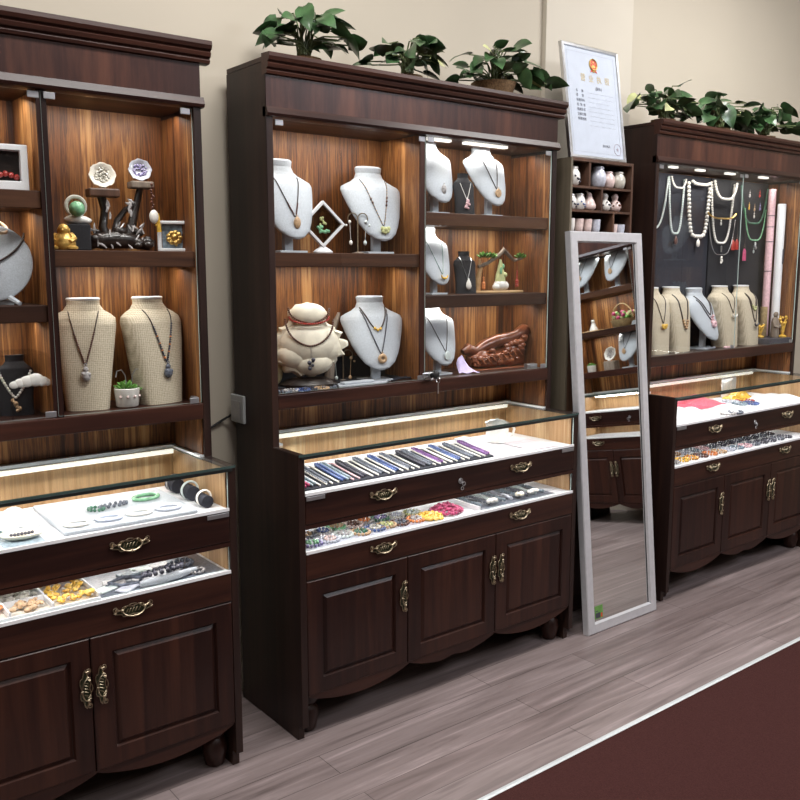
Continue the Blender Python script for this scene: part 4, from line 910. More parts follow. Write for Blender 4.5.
for a in (-1.15, -.4, .4, 1.15): em.prism(star((ex + .0115 * sin(a), ez + .008 - .0105 * cos(a) + .001), .0026), Y0 - .0024, Y0 - .0012)
em.mat(0)
for s in (-1, 1): em.prism([(ex, ez - .022), (ex + s * .016, ez - .020), (ex + s * .022, ez - .034), (ex + s * .010, ez - .030)][::s], Y0 - .0018, Y0 - .0008)
em.build('emblem', ['red', 'brightgold'], ct)
for i, ch in enumerate('营业执照'): text(ch, .034, 'goldprint', ct, (fx(.335) + i * .0535, Y0 - .0004, fz(.285)))
text('(副本)', .016, 'print', ct, (fx(.60), Y0 - .0004, fz(.365)))
lines = ['名      称', '类      型', '经营场所', '经  营  者', '组成形式', '注册日期', '经营范围']
for i, s in enumerate(lines):
    z = fz(.405 + .041 * i); text(s, .0135, 'print', ct, (fx(.19), Y0 - .0004, z), align='LEFT')
m = MB()
for i in range(8): m.box(fx(.40), fx(.86 if i != 2 else .78), Y0 - .0004, Y0, fz(.412 + .041 * i), fz(.412 + .041 * i) + .0012)
m.build('ruled_line', 'faint', ct)
text('登记机关', .0125, 'print', ct, (fx(.66), Y0 - .0004, fz(.868)))
m = MB(); m.ring((fx(.86), Y0 - .0003, fz(.885)), .024, .0012, 24, 4, 'y'); m.prism(star((fx(.86), fz(.885)), .009), Y0 - .0009, Y0 - .0001); m.build('seal_stamp', 'sealred', ct)

TILT = .165
mt = thing('standing_mirror', 'tall silver-framed full-length mirror leaning beside the middle cabinet', 'mirror', (1.642, -.418, .0), 0, rot=(-math.atan(TILT / 1.69), 0, 0))
MW, MH, FW = .4735, 1.705, .046
m = MB()
def mr(x, z0, z1, y): return [(-x, y, z0), (x, y, z0), (x, y, z1), (-x, y, z1)]
m.rings([mr(MW / 2, 0, MH, .016), mr(MW / 2, 0, MH, -.012), mr(MW / 2 - .004, .004, MH - .004, -.016), mr(MW / 2 - FW + .006, FW - .006, MH - FW + .006, -.016), mr(MW / 2 - FW + .003, FW - .003, MH - FW + .003, -.009), mr(MW / 2 - FW, FW, MH - FW, -.004)], cap1=False)
m.build('frame', 'mirrorframe', mt)
MB().box(-MW / 2 + FW - .002, MW / 2 - FW + .002, -.0042, .0, FW - .002, MH - FW + .002).build('mirror_glass', 'mirror', mt)
m = MB()
for x in (-MW / 2 + FW - .001, MW / 2 - FW - .003): m.box(x, x + .004, -.0056, -.0043, FW, MH - FW)
m.build('inner_bead', 'seal', mt)
m = MB(); m.mat(0).box(-.180, -.128, -.0050, -.0043, .056, .112); m.mat(1).box(-.176, -.146, -.0056, -.0051, .060, .082); m.mat(2).box(-.142, -.132, -.0056, -.0051, .060, .078); m.mat(1).box(-.176, -.160, -.0056, -.0051, .088, .092)
m.build('sticker', ['stickergreen', 'soot', 'red'], mt)

# ------------------------------------------------------------------ far cabinet pieces
def strand(label, x0, x1, z0, zl, y, mat, r, pend=None, pmat=None, z1=None, sag=1.0, gap=None, group='necklaces hung on the black boards', chain=False, extra=None):
    t = thing('necklace', label, 'necklace', (0, 0, 0), 0, group)
    z1 = z1 or z0; n = 44; pts = []
    for i in range(n + 1):
        q = -1 + 2 * i / n; zt = z0 + (z1 - z0) * i / n
        pts.append(((x0 + x1) / 2 + (x1 - x0) / 2 * (abs(q) ** (.55 * sag) * (1 if q > 0 else -1)), y - .004 * (1 - q * q), zl + (zt - zl) * abs(q) ** 2.1))
    if chain: MB().tube(pts, r, 5).build('strand', mat, t, True)
    else: MB().beads(even(pts, gap or r * 1.9), r).build('beads', mat, t, True)
    if pend:
        pendant_mb(pend).build('pendant', pmat, t, True, 0, ((x0 + x1) / 2, y - .009, zl - r - .004))
    return t
def board(label, x0, x1, z0, z1, y, mat='velvet'):
    m = MB(); m.box(x0, x1, y - .008, y, z0, z1); m.box(x0, x1, y + .0002, y + .004, z0, z1)
    return solo('necklace_board', m, mat, label, 'display board', (0, 0, 0), group='black necklace boards', bevel=.003)
board('navy black velvet board behind the pale blue strands, beside the cabinet side', 2.03, 2.49, 1.142, 2.004, -.055)
board('navy black velvet board behind the large pearl necklace', 2.497, 2.715, 1.142, 2.004, -.050)
board('black velvet board behind the two white strands and gold chain', 2.72, 2.955, 1.142, 2.004, -.055, 'black')
board('black velvet board hung with green bead strands and small charms', 2.962, 3.277, 1.142, 2.004, -.050, 'black')
for i, (x, z) in enumerate(((2.335, 1.995), (2.475, 1.985), (2.515, 1.99), (2.69, 1.992), (2.71, 1.992), (2.925, 1.98), (2.97, 1.97), (3.165, 1.97))):
    pass
YB = -.070
strand('pale blue bead strand hanging beside the side panel of the far cabinet', 2.07, 2.335, 1.985, 1.735, YB, 'mint', .0055)
strand('pale mint bead necklace hanging in a long loop on the navy board', 2.342, 2.468, 1.985, 1.715, YB, 'mint', .0062, 'drop', 'brownbead')
strand('short white strand draped in a shallow curve over the long mint necklace', 2.345, 2.465, 1.985, 1.935, YB - .012, 'pearl', .0055)
strand('large round pearl necklace with oval white pendant in the far cabinet', 2.505, 2.690, 1.965, 1.705, YB, 'pearl', .0105, 'oval', 'pearl', sag=.7)
strand('short fat white pearls strand laid straight across the top of large pearl necklace'.replace('pearls strand', 'pearl strand'), 2.525, 2.675, 1.975, 1.962, YB - .010, 'pearl', .0085)
strand('long cream pearl strand with silver pendant beside the large pearl necklace', 2.705, 2.915, 1.98, 1.675, YB, 'pearl', .0068, 'bar', 'chrome')
strand('short thick cream pearl strand in a curve above the gold chain', 2.712, 2.918, 1.985, 1.90, YB - .014, 'pearl', .0078)
strand('curved gold chain between the long pearl strands', 2.66, 2.92, 1.828, 1.80, YB - .016, 'brightgold', .0045, chain=True)
strand('thin long silver chain with small square pendant near the pearl strands', 2.69, 2.94, 1.80, 1.615, YB - .002, 'steel', .0022, 'cluster', 'pearl', chain=True)
strand('green bead necklace with pale lower beads, upper on the last black board', 2.985, 3.250, 1.975, 1.785, YB, 'green', .0062)
strand('long green bead necklace with charm, lower on the last black board', 3.015, 3.225, 1.86, 1.695, YB - .010, 'jade', .0046, 'cluster', 'chrome')
def tassel(label, x, z, mat, y=-.078, h=.06):
    t = thing('tassel', label, 'tassel', (x, y, z), 0, 'tassels on the black boards')
    m = MB(); m.sphere((0, 0, 0), .007); m.sphere((0, 0, .012), .005); m.tube([(0, 0, .012), (0, 0, .09)], .0012, 4); m.build('knot', 'cord', t, True)
    m = MB()
    for i in range(9): m.tube([(0, 0, -.004), (.008 * cos(i * .7), .005 * sin(i * .7), -.02), (.011 * cos(i * .7), .006 * sin(i * .7), -h)], .0028, 5)
    m.build('threads', mat, t, True)
tassel('red silk tassel between the two black boards, on the pearl side', 2.920, 1.700, 'redbead')
tassel('red silk tassel between the two black boards, on the pink tassel side', 2.956, 1.703, 'redbead')
tassel('bright pink silk tassel on the last black board', 3.035, 1.655, 'pink', h=.07)
for i, (x, z, mt_, lab) in enumerate(((3.06, 1.93, 'agate', 'grey charm drop at the top of the last black board'), (3.16, 1.935, 'redbead', 'dark red charm drop at the top of the last black board'), (3.06, 1.865, 'honey', 'amber charm drop inside the green bead loop'), (3.115, 1.86, 'tan', 'tan charm drop inside the green bead loop'), (3.17, 1.865, 'amethyst', 'violet charm drop inside the green bead loop'), (3.115, 1.822, 'pearl', 'white charm drop low inside the green bead loop'), (2.80, 1.775, 'pearl', 'small white charm under the gold chain'), (3.13, 1.635, 'mint', 'pale charm drop below the green bead necklaces'))):
    m = MB(); m.tube([(0, 0, .004), (0, 0, .03)], .001, 4); m.sphere((0, 0, 0), .0085, (.8, .5, 1.2)); m.sphere((0, 0, .016), .004)
    solo('charm', m, mt_, lab, 'charm', (x, -.076, z), group='charms on the black boards', smooth=True)
# end compartment: scrolls, statue, amber, cup
t = thing('paper_scroll', 'pale pink rolled paper scroll standing by the far cabinet end wall', 'scroll', (3.232, -.108, A + .0305), 0)
MB().lathe([(.016, 0), (.020, .002), (.020, .80), (.016, .802)], (0, 0, 0), 14).build('roll', 'palepink', t, True)
m = MB()
for z in (.36, .52, .60, .66): m.ring((0, 0, z), .0206, .0018, 14, 4)
m.build('tie', 'soot', t, True)
t = thing('paper_scroll', 'tall white rolled paper scroll beside the pink one', 'scroll', (3.250, -.157, A + .0305), 0)
MB().lathe([(.018, 0), (.022, .002), (.022, .72), (.018, .722)], (0, 0, 0), 14).build('roll', 'paper', t, True)
MB().tube([(0, -.024, .40), (.0, -.024, .48)], .004, 5).build('clasp', 'soot', t, True)
t = thing('bamboo_cup', 'tan bamboo brush cup before the paper scrolls', 'cup', (3.186, -.125, A + .0305), 0)
MB().lathe([(.018, 0), (.021, .004), (.020, .16), (.021, .165), (.017, .165), (.016, .02)], (0, 0, 0), 16).build('body', 'rope', t, True)
solo('black_riser', MB().box(3.06, 3.282, -.240, -.070, A + .0005, A + .030), 'soot', 'low dark riser block under the statue at the end of far cabinet', 'riser', bevel=.003)
t = thing('statue', 'dark grey-brown standing stone statue beside amber ornament', 'statue', (3.195, -.190, A + .0305), 0, None, 1.15)
m = MB(); m.lathe([(.020, 0), (.024, .01), (.020, .045), (.021, .075), (.014, .092), (.008, .098)], (0, 0, 0), 12, 1, .8); m.sphere((0, -.002, .108), .012, (1, 1, 1.15), 10, 7); m.tube([(-.018, 0, .08), (-.022, -.012, .055), (-.006, -.020, .05)], .006, 6); m.tube([(.018, 0, .08), (.022, -.012, .055), (.006, -.020, .05)], .006, 6); m.build('body', 'drift', t, True)
for lab, x, y, h in (('branching amber gold ornament at the end wall of the far cabinet', 3.245, -.208, .12), ('small amber ornament behind the last burlap bust', 3.115, -.15, .075)):
    t = thing('amber_ornament', lab, 'ornament', (x, y, A + .0305), 0, 'amber ornaments in the far cabinet')
    m = MB(); rr = random.Random(int(h * 1000))
    m.lathe([(.022, 0), (.024, .006), (.012, .014)], (0, 0, 0), 12)
    for i in range(8):
        a = i * 2.4; m.tube([(0, 0, .01), (.010 * cos(a), .008 * sin(a), h * .5), (.024 * cos(a), .014 * sin(a), h * (.6 + .4 * rr.random()))], [.007, .006, .004], 6); m.sphere((.024 * cos(a), .014 * sin(a), h * (.6 + .35 * rr.random())), .008)
    m.build('body', 'honey', t, True)
bracelet('beaded bracelet with pink and dark stones before the burlap bust, far cabinet', (2.70, -.222, A), .030, .020, 'palepink', .0055, None)

# ------------------------------------------------------------------ things in the counter showcases
T1, T2 = .8385, .6455
# near cabinet, upper
solo('display_pad', MB().box(-.19, .19, -.165, .165, 0, .012), 'white', 'large white leatherette display pad in the near cabinet showcase', 'display pad', (-.520, -.225, T1), -2, bevel=.004)
bracelet('green jade bangle on the white display pad, near the black cushions', (-.408, -.185, T1 + .0125), .040, .028, 'jade', .0055, 'bangles on the white display pad', ring=True, rz=10)
bracelet('dark clasp bracelet on the white display pad, beside the jade bangle', (-.520, -.215, T1 + .0125), .042, .012, 'slate', .0062, 'bangles on the white display pad', rz=8)
bracelet('short dark green clasp on the centre of the white display pad', (-.575, -.225, T1 + .0125), .018, .022, 'green', .0055, 'bangles on the white display pad', rz=40)
for i in range(4):
    bracelet(('white jade bangle', 'pale violet bangle', 'milky white bangle', 'pale grey bangle')[i] + ' lying at the front edge of the white display pad', (-.665 + .088 * i, -.335, T1 + .0125), .034, .028, ('pearl', 'bluepaper', 'ceramic', 'cerblue')[i], .0055, 'bangles on the white display pad', ring=True)
for i, (x, y, lab) in enumerate(((-.285, -.120, 'black velvet bangle cushion at the back of the near showcase'), (-.287, -.235, 'black velvet bangle cushion in the middle of the near showcase'), (-.288, -.335, 'low black velvet cushion at the front glass of near showcase'))):
    m = MB(); m.tube([(0, -.026, 0), (0, .026, 0)], .023 if i < 2 else .019, 16); solo('bangle_cushion', m, 'velvet', lab, 'cushion', (x, y, T1 + (.0235 if i < 2 else .0195)), 0, 'black bangle cushions', True)
    m = MB(); m.ring((0, 0, 0), (.027 if i < 2 else .023), .0035, 26, 7, 'y'); solo('bangle', m, ('agate', 'mint', 'pearl')[i], ('grey agate bangle', 'pale mint bangle', 'cream bangle')[i] + ' worn around a black velvet cushion', 'bangle', (x, y, T1 + (.0305 if i < 2 else .0265)), 0, None, True)
m = MB(); m.grid(lambda u, v: ((u - .5) * .13, (v - .5) * .12, .004 + .045 * sin(pi * u) ** .8 * sin(pi * v) ** .8 + .006 * sin(14 * u + 9 * v)), 16, 14)
solo('folded_cloth', m, 'tray', 'rumpled white cloth bundle beside the white display pad', 'cloth', (-.800, -.190, T1), smooth=True)
t = thing('ring_dish', 'oval cream dish with row of dark beads at the showcase front', 'dish', (-.808, -.325, T1), 0)
MB().lathe([(.03, 0), (.052, .010), (.056, .016), (.052, .017), (.03, .008), (.004, .007)], (0, 0, 0), 26, 1, .75).build('bowl', 'coral', t, True)
MB().beads([(-.027 + .009 * i, 0, .012) for i in range(7)], .005).build('beads', 'soot', t, True)
solo('grey_mat', MB().box(-.07, .035, -.18, .10, 0, .0015), 'greyblue', 'grey blue display mat under the cream dish in the near showcase', 'mat', (-.80, -.215, T1 - .0004))
# near cabinet, lower
t = thing('compartment_tray', 'white compartment tray holding amber pieces in the near cabinet lower drawer', 'tray', (0, 0, T2), 0)
MB().box(-1.0, -.634, -.392, -.20, 0, .004).build('base', 'cream', t)
m = MB()
for x in (-.998, -.87, -.760, -.637): m.box(x, x + .005, -.392, -.20, .0042, .020)
for a, b_ in ((-.993, -.870), (-.865, -.760)): m.box(a, b_, -.310, -.305, .0042, .020)
m.box(-.998, -.632, -.397, -.3922, 0, .009); m.box(-.998, -.632, -.1998, -.195, 0, .026)
m.build('partition', 'whiteplain', t)
rr = random.Random(4)
for lab, x0, x1, y0, y1, mt_, n in (('heap of yellow amber nuggets in a white tray compartment', -.748, -.643, -.38, -.212, 'honey', 60), ('pinkish tan stone pieces in the front tray compartment beside the amber', -.858, -.770, -.380, -.322, 'tan', 22), ('brown stone pieces in a front tray compartment away from the amber', -.985, -.88, -.380, -.322, 'orange', 22), ('grey green crumbs in the back tray compartment beside the amber', -.858, -.770, -.295, -.212, 'cergrey', 26)):
    m = MB()
    for i in range(n): m.sphere((rr.uniform(x0, x1), rr.uniform(y0, y1), T2 + .010 + rr.uniform(0, .012)), rr.uniform(.006, .011), (1, 1, .7), 6, 4)
    solo('stone_pieces', m, mt_, lab, 'stones', kind='stuff', smooth=True)
solo('grey_mat', MB().box(-.625, -.255, -.385, -.18, 0, .0015), 'slate', 'slate grey display mat in the near cabinet lower drawer', 'mat', (0, 0, T2 - .0004))
for i, (x, y, a) in enumerate(((-.595, -.335, 20), (-.560, -.300, -15), (-.545, -.365, 35), (-.50, -.255, 10), (-.455, -.240, -10), (-.40, -.235, 5))):
    m = MB(); m.box(-.032, .032, -.020, .020, 0, .007)
    solo('stone_plaque', m, ('mint', 'agate', 'cerblue', 'greyblue', 'mint', 'agate')[i], ('pale mint', 'mottled grey', 'pale lavender', 'dark blue-grey', 'mint green', 'light grey')[i] + ' stone plaque on the slate mat, ' + ('first', 'second', 'third', 'fourth', 'fifth', 'sixth')[i] + ' from the amber tray', 'stone', (x, y, T2 + .0012), a, 'stone plaques on the slate mat', bevel=.003)
t = thing('cuff_stand', 'white curved bracelet stand at the front of the lower drawer, near cabinet', 'bracelet stand', (-.430, -.352, T2 + .0012), 8)
m = MB(); m.tube([(-.085, -.012, .010), (-.04, -.024, .012), (.03, -.026, .012), (.10, -.012, .009)], [.008, .012, .012, .007], 10); m.build('pad', 'white', t, True)
for i, (dx, mt_, lab) in enumerate(((.0, 'soot', 'black bead bracelet with fine beads on the white curved stand'), (.035, 'slate', 'slate bead bracelet behind the white curved stand'))):
    bracelet(lab, (-.430 + dx + .05 * i, -.345 + .07 * i, T2 + (.020, .002)[i]), (.062, .040)[i], (.036, .026)[i], mt_, .0078, 'dark bracelets in the near lower drawer', rz=12, tilt=(-14, 0)[i])
bracelet('white and dark spotted ring bracelet near the drawer end, near cabinet', (-.330, -.355, T2 + .0012), .024, .020, 'agate', .0055)
solo('dark_cord_bundle', MB().tube([(-.06, 0, .006), (-.03, .03, .008), (.02, .035, .008), (.05, .005, .008), (.02, -.03, .008), (-.03, -.025, .010), (-.05, .01, .012), (.0, .03, .014), (.04, -.01, .014)], .005, 6), 'slate', 'looped dark cord bundle on the slate mat beside the plaques', 'cord', (-.53, -.325, T2 + .0012), smooth=True)

# middle cabinet, upper: bracelets laid from back to front
solo('display_pad', MB().prism([(-.372, 0), (-.178, 0), (-.178, .024), (-.190, .026), (-.372, .006)], .036, .888, 'yz'), 'velvet', 'long black velvet bracelet pad in the middle cabinet showcase', 'display pad', (0, 0, T1), bevel=.003)
xs = [.118, .165, .25, .33, .40, .46, .51, .61, .66, .69, .75, .83]
words_ = ['first', 'second', 'third', 'fourth', 'fifth', 'sixth', 'seventh', 'eighth', 'ninth', 'tenth', 'eleventh', 'twelfth']
def laid(label, x, mat, r, wid, y0, y1, group):
    m = MB(); n = 12; pts = []
    for i in range(n + 1): pts.append((-wid, y0 + (y1 - y0) * i / n, r + .004 * (i / n) ** 2))
    for i in range(1, 8): a = pi * i / 8; pts.append((-wid * cos(a), y1 + wid * 1.1 * sin(a), r + .004))
    for i in range(n + 1): pts.append((wid, y1 + (y0 - y1) * i / n, r + .004 * (1 - i / n) ** 2))
    pts = [(a, b_, c_ + max(0, (b_ + .372) / .182 * .020)) for a, b_, c_ in pts]
    m.beads(even(pts, r * 1.7), r, 6, 4)
    return solo('bracelet', m, mat, label, 'bracelet', (x, 0, T1 + .0065), 0, group, True)
for i, x in enumerate(xs):
    laid(f'white bead bracelet on the black pad, {words_[i]} white one from the outlet side', x, ('pearl', 'ceramic', 'palepink', 'pearl')[i % 4] if i in (2, 3) else 'pearl', .0036, .0125, -.368, -.212 + .012 * (i % 3 == 1), 'white bracelets on the black pad')
dx = [.062, .088, .142, .205, .227, .29, .365, .43, .485, .56, .585, .635, .72, .79, .868]
dm = ['pink', 'greyblue', 'slate', 'bluebead', 'greyblue', 'soot', 'slate', 'bluebead', 'slate', 'soot', 'slate', 'purple', 'bluebead', 'slate', 'purple']
dn = ['pink', 'blue grey', 'slate', 'dark blue', 'blue grey', 'black', 'slate', 'dark blue', 'slate', 'black', 'slate', 'purple', 'dark blue', 'slate', 'purple']
nd = ['first', 'second', 'third', 'fourth', 'fifth', 'sixth', 'seventh', 'eighth', 'ninth', 'tenth', 'eleventh', 'twelfth', 'thirteenth', 'fourteenth', 'last']
for i, x in enumerate(dx):
    laid(f'{dn[i]} bead bracelet on the black pad, {nd[i]} dark one from the outlet side', x, dm[i], .0056, .0085, -.360, -.200, 'dark bracelets on the black pad')
t = thing('ceramic_mug', 'white ceramic mug lying behind the printed sheets in the middle showcase', 'mug', (1.100, -.170, T1), -20)
m = MB(); m.lathe([(.036, 0), (.044, .004), (.048, .05), (.046, .078), (.050, .082), (.046, .083), (.042, .076), (.043, .012), (.004, .010)], (0, 0, 0), 26); m.build('body', 'ceramic', t, True)
m = MB(); m.tube([(.046, 0, .066), (.068, 0, .068), (.078, 0, .05), (.070, 0, .028), (.045, 0, .020)], .006, 8); m.build('handle', 'ceramic', t, True)
m = MB(); m.sphere((0, 0, .090), .012, (1, 1, .8)); m.lathe([(.045, .083), (.030, .090), (.006, .092)], (0, 0, 0), 20); m.build('lid', 'ceramic', t, True)
for lab, x0, x1, y0, y1, rz_ in (('pink printed paper sheet beside the last dark bracelet', -.085, .085, -.095, .095, 4), ('pink printed paper sheet under the glass at the showcase end', -.075, .075, -.095, .085, -3)):
    cx = .990 if 'last' in lab else 1.160
    t = thing('printed_sheet', lab, 'paper', (cx, -.290, T1 + (.0 if 'last' in lab else .002)), rz_, 'printed sheets in the middle showcase')
    MB().box(x0, x1, y0, y1, 0, .0016).build('sheet', 'sheetpaper', t)
    m = MB()
    for k in range(6): m.box(x0 + .012, x1 - .012 - .02 * (k % 3), y0 + .02 + .026 * k, y0 + .026 + .026 * k, .0017, .0021)
    m.build('printing', 'palepink', t)
t = thing('white_box', 'small white card box behind the last white bracelet', 'box', (.925, -.155, T1 + .0), 12)
MB().box(-.032, .032, -.02, .02, 0, .028).build('box', 'paper', t, False, .002); MB().box(-.033, .033, -.021, .021, .0282, .036).build('lid', 'mint', t, False, .002)
# middle cabinet, lower: coils of beads, pink heap, stone cards
cols = ['amethyst', 'slate', 'cerblue', 'agate', 'mint', 'jade', 'tan', 'cerpink', 'bluebead', 'agate', 'tan', 'green', 'brownbead', 'cergrey', 'orange', 'leafpale']
cname = ['violet', 'slate', 'lavender', 'grey', 'pale mint', 'green', 'tan', 'blush', 'deep blue', 'mottled grey', 'light brown', 'dark green', 'brown', 'olive grey', 'orange', 'yellow green']
pos = [(.085, -.345), (.115, -.255), (.155, -.345), (.185, -.255), (.225, -.325), (.255, -.235), (.285, -.34), (.315, -.25), (.35, -.335), (.375, -.235), (.405, -.33), (.44, -.245), (.46, -.335), (.505, -.255), (.535, -.335), (.575, -.265)]
for i, (x, y) in enumerate(pos):
    bracelet(f'{cname[i]} bead bracelet coiled in the middle lower drawer, beside {cname[i-1] if i else "the drawer end"} beads', (x, y, T2 + .0), .034, .030, cols[i], .0062, 'bead coils in the middle lower drawer', rz=17 * i)
    bracelet(f'{cname[(i+5)%16]} inner bead ring inside the {cname[i]} coil, middle lower drawer', (x + .002, y, T2 + .004), .019, .016, cols[(i + 5) % 16], .0060, 'inner bead rings in the middle lower drawer', rz=31 * i)
solo('grey_mat', MB().box(.03, .62, -.388, -.19, 0, .0012), 'cerblue', 'pale lavender cloth mat under the bead coils, middle lower drawer', 'mat', (0, 0, T2 - .0004))
m = MB(); rr = random.Random(8)
for i in range(170):
    a, q = rr.uniform(0, 2 * pi), sqrt(rr.random()); m.sphere((.062 * q * cos(a), .058 * q * sin(a), .006 + .026 * (1 - q * q) * rr.random() + .004), .0062, (1, 1, 1), 6, 4)
solo('pink_beads', m, 'pink', 'heap of loose pink beads in the middle cabinet lower drawer', 'beads', (.690, -.325, T2), kind='stuff', smooth=True)
m = MB(); 
for i in range(60):
    a, q = rr.uniform(0, 2 * pi), sqrt(rr.random()); m.sphere((.045 * q * cos(a), .05 * q * sin(a), .006 + .014 * (1 - q * q) * rr.random()), .008, (1.2, 1, .8), 6, 4)
solo('amber_chips', m, 'honey', 'heap of amber chips between the bead coils and pink beads', 'stones', (.600, -.345, T2 + .001), kind='stuff', smooth=True)
solo('divider_strip', MB().box(.800, .806, -.388, -.10, 0, .016), 'whiteplain', 'white partition strip beside the heap of pink beads', 'partition', (0, 0, T2))
solo('grey_mat', MB().box(.815, 1.22, -.388, -.09, 0, .0015), 'slate', 'dark slate mat with stone strings, middle cabinet lower drawer', 'mat', (0, 0, T2 - .0004))
for i in range(9):
    x = .845 + .043 * i
    m = MB(); m.beads([(.004 * sin(k * .9 + i), -.10 + .0125 * k, .007) for k in range(17)], .0070)
    solo('stone_string', m, ('greyblue', 'slate', 'mint', 'greyblue', 'cerblue', 'greyblue', 'slate', 'mint', 'greyblue')[i], ('blue-grey', 'slate', 'pale mint', 'blue-grey', 'lavender', 'blue-grey', 'slate', 'pale mint', 'blue-grey')[i] + f' stone string on the dark slate mat, {words_[i]} from the pink beads', 'stone string', (x, -.250, T2 + .0012), -4, 'stone strings in the middle lower drawer', True)
for i, (x, lab) in enumerate(((.90, 'white shell cluster at the front of the slate mat, beside the pink beads'), (1.03, 'white shell cluster at the front of the slate mat, central'), (1.12, 'white shell cluster at the front of the slate mat, by drawer end'))):
    m = MB(); 
    for k in range(7): m.sphere((rr.uniform(-.03, .03), rr.uniform(-.010, .010), .020), rr.uniform(.006, .010))
    solo('shell_cluster', m, ('pearl', 'coral', 'pearl')[i], lab, 'shells', (x, -.358, T2 + .0), group='shell clusters in the middle lower drawer', smooth=True)
# far cabinet showcases
def cloth(label, loc, sx, sy, h, mat, seed, rz=0, name='cloth'):
    rr = random.Random(seed); ph = [rr.uniform(0, 6) for _ in range(4)]
    m = MB(); m.grid(lambda u, v: ((u - .5) * sx, (v - .5) * sy, .002 + h * (sin(pi * u) * sin(pi * v)) ** .5 * (.65 + .2 * sin(11 * u + ph[0]) + .15 * sin(13 * v + 5 * u + ph[1]))), 26, 18)
    return solo(name, m, mat, label, 'cloth', loc, rz, None, True)
cloth('rumpled white cloth at the mirror end of the far showcase', (2.20, -.275, T1), .34, .20, .055, 'tray', 2)
cloth('rumpled coral pink cloth at the back of the far showcase', (2.52, -.140, T1), .46, .14, .065, 'pinkcloth', 3)
cloth('rumpled white cloth in front of the coral pink cloth', (2.57, -.305, T1), .30, .14, .030, 'tray', 4)
cloth('white cloth at the far end of the far showcase', (3.10, -.26, T1), .32, .22, .035, 'tray', 6)
cloth('small pale yellow cloth beside the blue bead strands, far showcase', (2.98, -.13, T1), .16, .12, .05, 'honey', 7)
for i, (x, y, mt_, lab) in enumerate(((2.47, -.375, 'agate', 'dark grey bead bracelet on the white cloth of far showcase'), (2.53, -.38, 'slate', 'slate bead bracelet beside grey one in far showcase'), (2.80, -.24, 'greyblue', 'blue grey bead strand coil in far showcase'), (2.86, -.27, 'bluebead', 'dark blue bead strand coil in far showcase'), (2.83, -.17, 'cerblue', 'pale blue bead strand coil in far showcase'), (2.92, -.20, 'redbead', 'red bead bracelet by the yellow cloth in far showcase'))):
    bracelet(lab, (x, y, T1 + .0), .045, .032, mt_, .0068, 'bracelets in the far showcase', rz=20 * i)
t = thing('price_card', 'blank white card standing at the back of the far showcase', 'card', (2.985, -.060, T1), -10)
MB().box(-.055, .055, -.0015, .0015, 0, .112).build('card', 'paper', t); MB().prism([(.0016, .0), (.0016, .08), (.005, .08), (.028, 0)], -.012, .012, 'yz').build('prop', 'paper', t)
fc = ['agate', 'honey', 'amber', 'brownbead', 'orange', 'tan', 'cerblue', 'greyblue', 'palepink', 'slate', 'soot', 'soot', 'slate', 'soot']
fn_ = ['grey', 'yellow', 'amber', 'brown', 'orange', 'tan', 'lavender', 'blue-grey', 'pink', 'slate', 'black', 'dark black', 'dark slate', 'jet black']
for i in range(14):
    x = 2.07 + .078 * i
    for k, y in enumerate((-.345, -.245)):
        j = (i + 3 * k) % 14 if i < 9 else i
        bracelet(f'{fn_[j]} bead coil, {nd[i]} from the mirror side, {("front", "back")[k]} row of the far lower drawer', (x, y, T2), .033, .030, fc[j], .0065, 'bead coils in the far lower drawer', rz=23 * i)

# ------------------------------------------------------------------ pieces in the reflected cabinet
def wp(lx, ly, z): return (4.15 + ly, WY - lx, z)
for lx, z, rz_, sc, lab in ((1.14, U, 10, 1.12, 'white bust on the top shelf of the mirror-reflected cabinet, by its side panel'), (.84, U, 10, 1.12, 'white bust on the top shelf of the mirror-reflected cabinet, by its divider'), (.80, A, 12, 1.12, 'white bust on the bottom shelf of the mirror-reflected cabinet'), (.30, A, 0, 1, 'white bust in the wide bottom bay of the mirror-reflected cabinet'), (.32, Mz, 0, 1, 'white bust in the wide top bay of the mirror-reflected cabinet')):
    b = Bust(SHIELD, lab, wp(lx, -.13, z), -90 + rz_, 'white', GW, sc)
    necklace(b, 'cord necklace on ' + lab.replace('white bust', 'bust').replace('mirror-reflected', 'reflected'), .26, .13, .052, 'cord', .0015, None, 'round', 'tan')
t = thing('flower_basket', 'round wicker basket of pink flowers and yellow fruit, seen in the mirror', 'basket', wp(.86, -.125, K), -90)
MB().lathe([(.055, 0), (.07, .01), (.085, .055), (.088, .06), (.08, .06), (.06, .012)], (0, 0, 0), 22, 1.2, .8).build('basket', 'rope', t, True)
MB().tube([(.098 * cos(a), 0, .05 + .13 * sin(a)) for a in [pi * i / 14 for i in range(15)]], .005, 6).build('handle', 'rope', t, True)
for nm, mt_, n in (('flowers', 'pink', 14), ('fruit', 'leafpale', 12), ('greenery', 'leaf2', 12)):
    m = MB(); m.beads([(R.uniform(-.08, .08), R.uniform(-.045, .045), .065 + R.uniform(0, .05)) for _ in range(n)], .016, 8, 5); m.build(nm, mt_, t, True)
t = thing('figurine', 'small white figurine on a wooden board, seen in the mirror', 'figurine', wp(1.14, -.13, K), -90)
MB().box(-.09, .09, -.045, .045, 0, .012).build('board', 'pine', t, False, .003)
m = MB(); m.lathe([(.034, .0125), (.030, .03), (.02, .05), (.014, .07)], (0, 0, 0), 14); m.sphere((0, 0, .082), .015); m.build('body', 'ceramic', t, True)
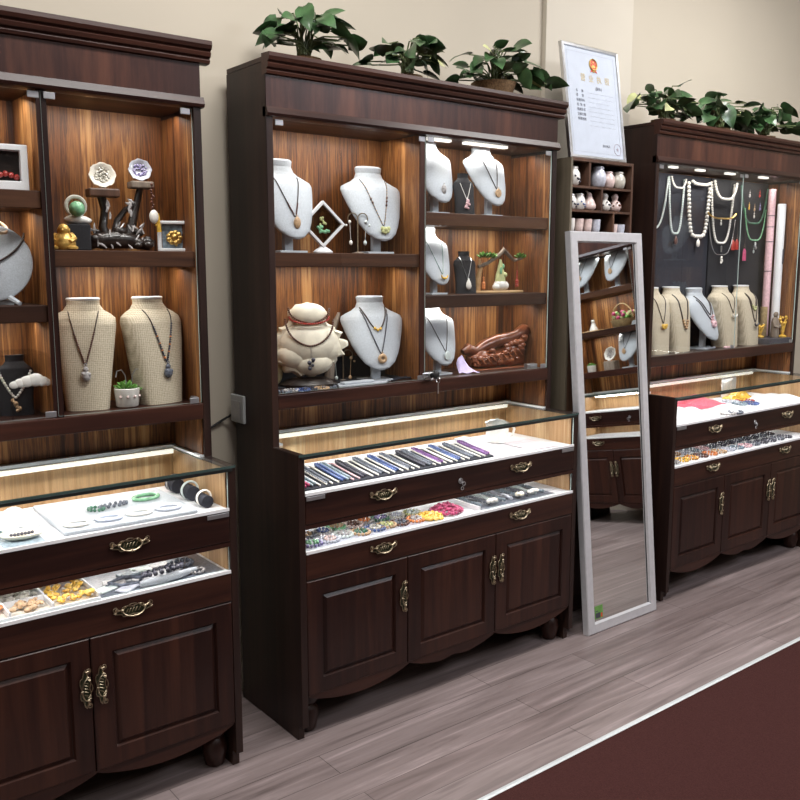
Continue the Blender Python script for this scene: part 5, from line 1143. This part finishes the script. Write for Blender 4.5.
geode('white geode disc on a plinth in the mirror-reflected cabinet', wp(1.01, -.13, A + .07), -90, .055, 'agate', 'ceramic')
solo('stone_plinth', MB().box(-.05, .05, -.035, .035, 0, .0695), 'drift', 'rough grey plinth under the white geode disc, seen in the mirror', 'plinth', wp(1.01, -.13, A), -90, bevel=.004)
t = thing('succulent_pot', 'small succulent in white pot, seen in the mirror', 'potted plant', wp(1.19, -.15, A), -90)
MB().lathe([(.026, 0), (.032, .004), (.036, .05), (.033, .052), (.03, .044)], (0, 0, 0), 18).build('pot', 'ceramic', t, True)
m = MB(); succulent(m, (0, 0, .046), .036, 14); m.build('leaves', 'leaf2', t, True)

# ------------------------------------------------------------------ light, world, camera
for i, (x, y, e) in enumerate(((-2.6, -1.35, 54), (.0, -1.3, 60), (2.5, -1.25, 62), (-2.4, -4.3, 26), (.2, -4.3, 24), (2.7, -4.2, 32))):
    lamp('ceiling_lamp', (x, y, 3.36), (0, 0, 0), 1.2, .6, e, (1, .975, .95))
lamp('daylight_fill', (2.7, -3.2, 3.3), (radians(38), 0, radians(0)), 1.6, .8, 62, (.86, .90, 1.0))  # added cool fill up high, stands in for window daylight on the floor
w = bpy.data.worlds.new('shop_world'); SC.world = w; w.use_nodes = True
w.node_tree.nodes['Background'].inputs[0].default_value = (.75, .78, .85, 1); w.node_tree.nodes['Background'].inputs[1].default_value = .3
cam = bpy.data.cameras.new('camera'); co = bpy.data.objects.new('camera', cam); COL.objects.link(co)
cam.sensor_width = 36; cam.sensor_height = 36; cam.lens = 36 * 880.678 / 800; cam.clip_start = .05
co.location = (-1.4160, -2.7231, 1.5511)
yaw, pit = .66648, -.149885
co.rotation_euler = (pi / 2 + pit, 0, -yaw)
SC.camera = co
SC.view_settings.view_transform = 'Standard'
SC.view_settings.look = 'None'
SC.view_settings.exposure = 0
SC.cycles.max_bounces = 10; SC.cycles.transparent_max_bounces = 16; SC.cycles.caustics_reflective = False; SC.cycles.caustics_refractive = False
SC.cycles.sample_clamp_indirect = 6
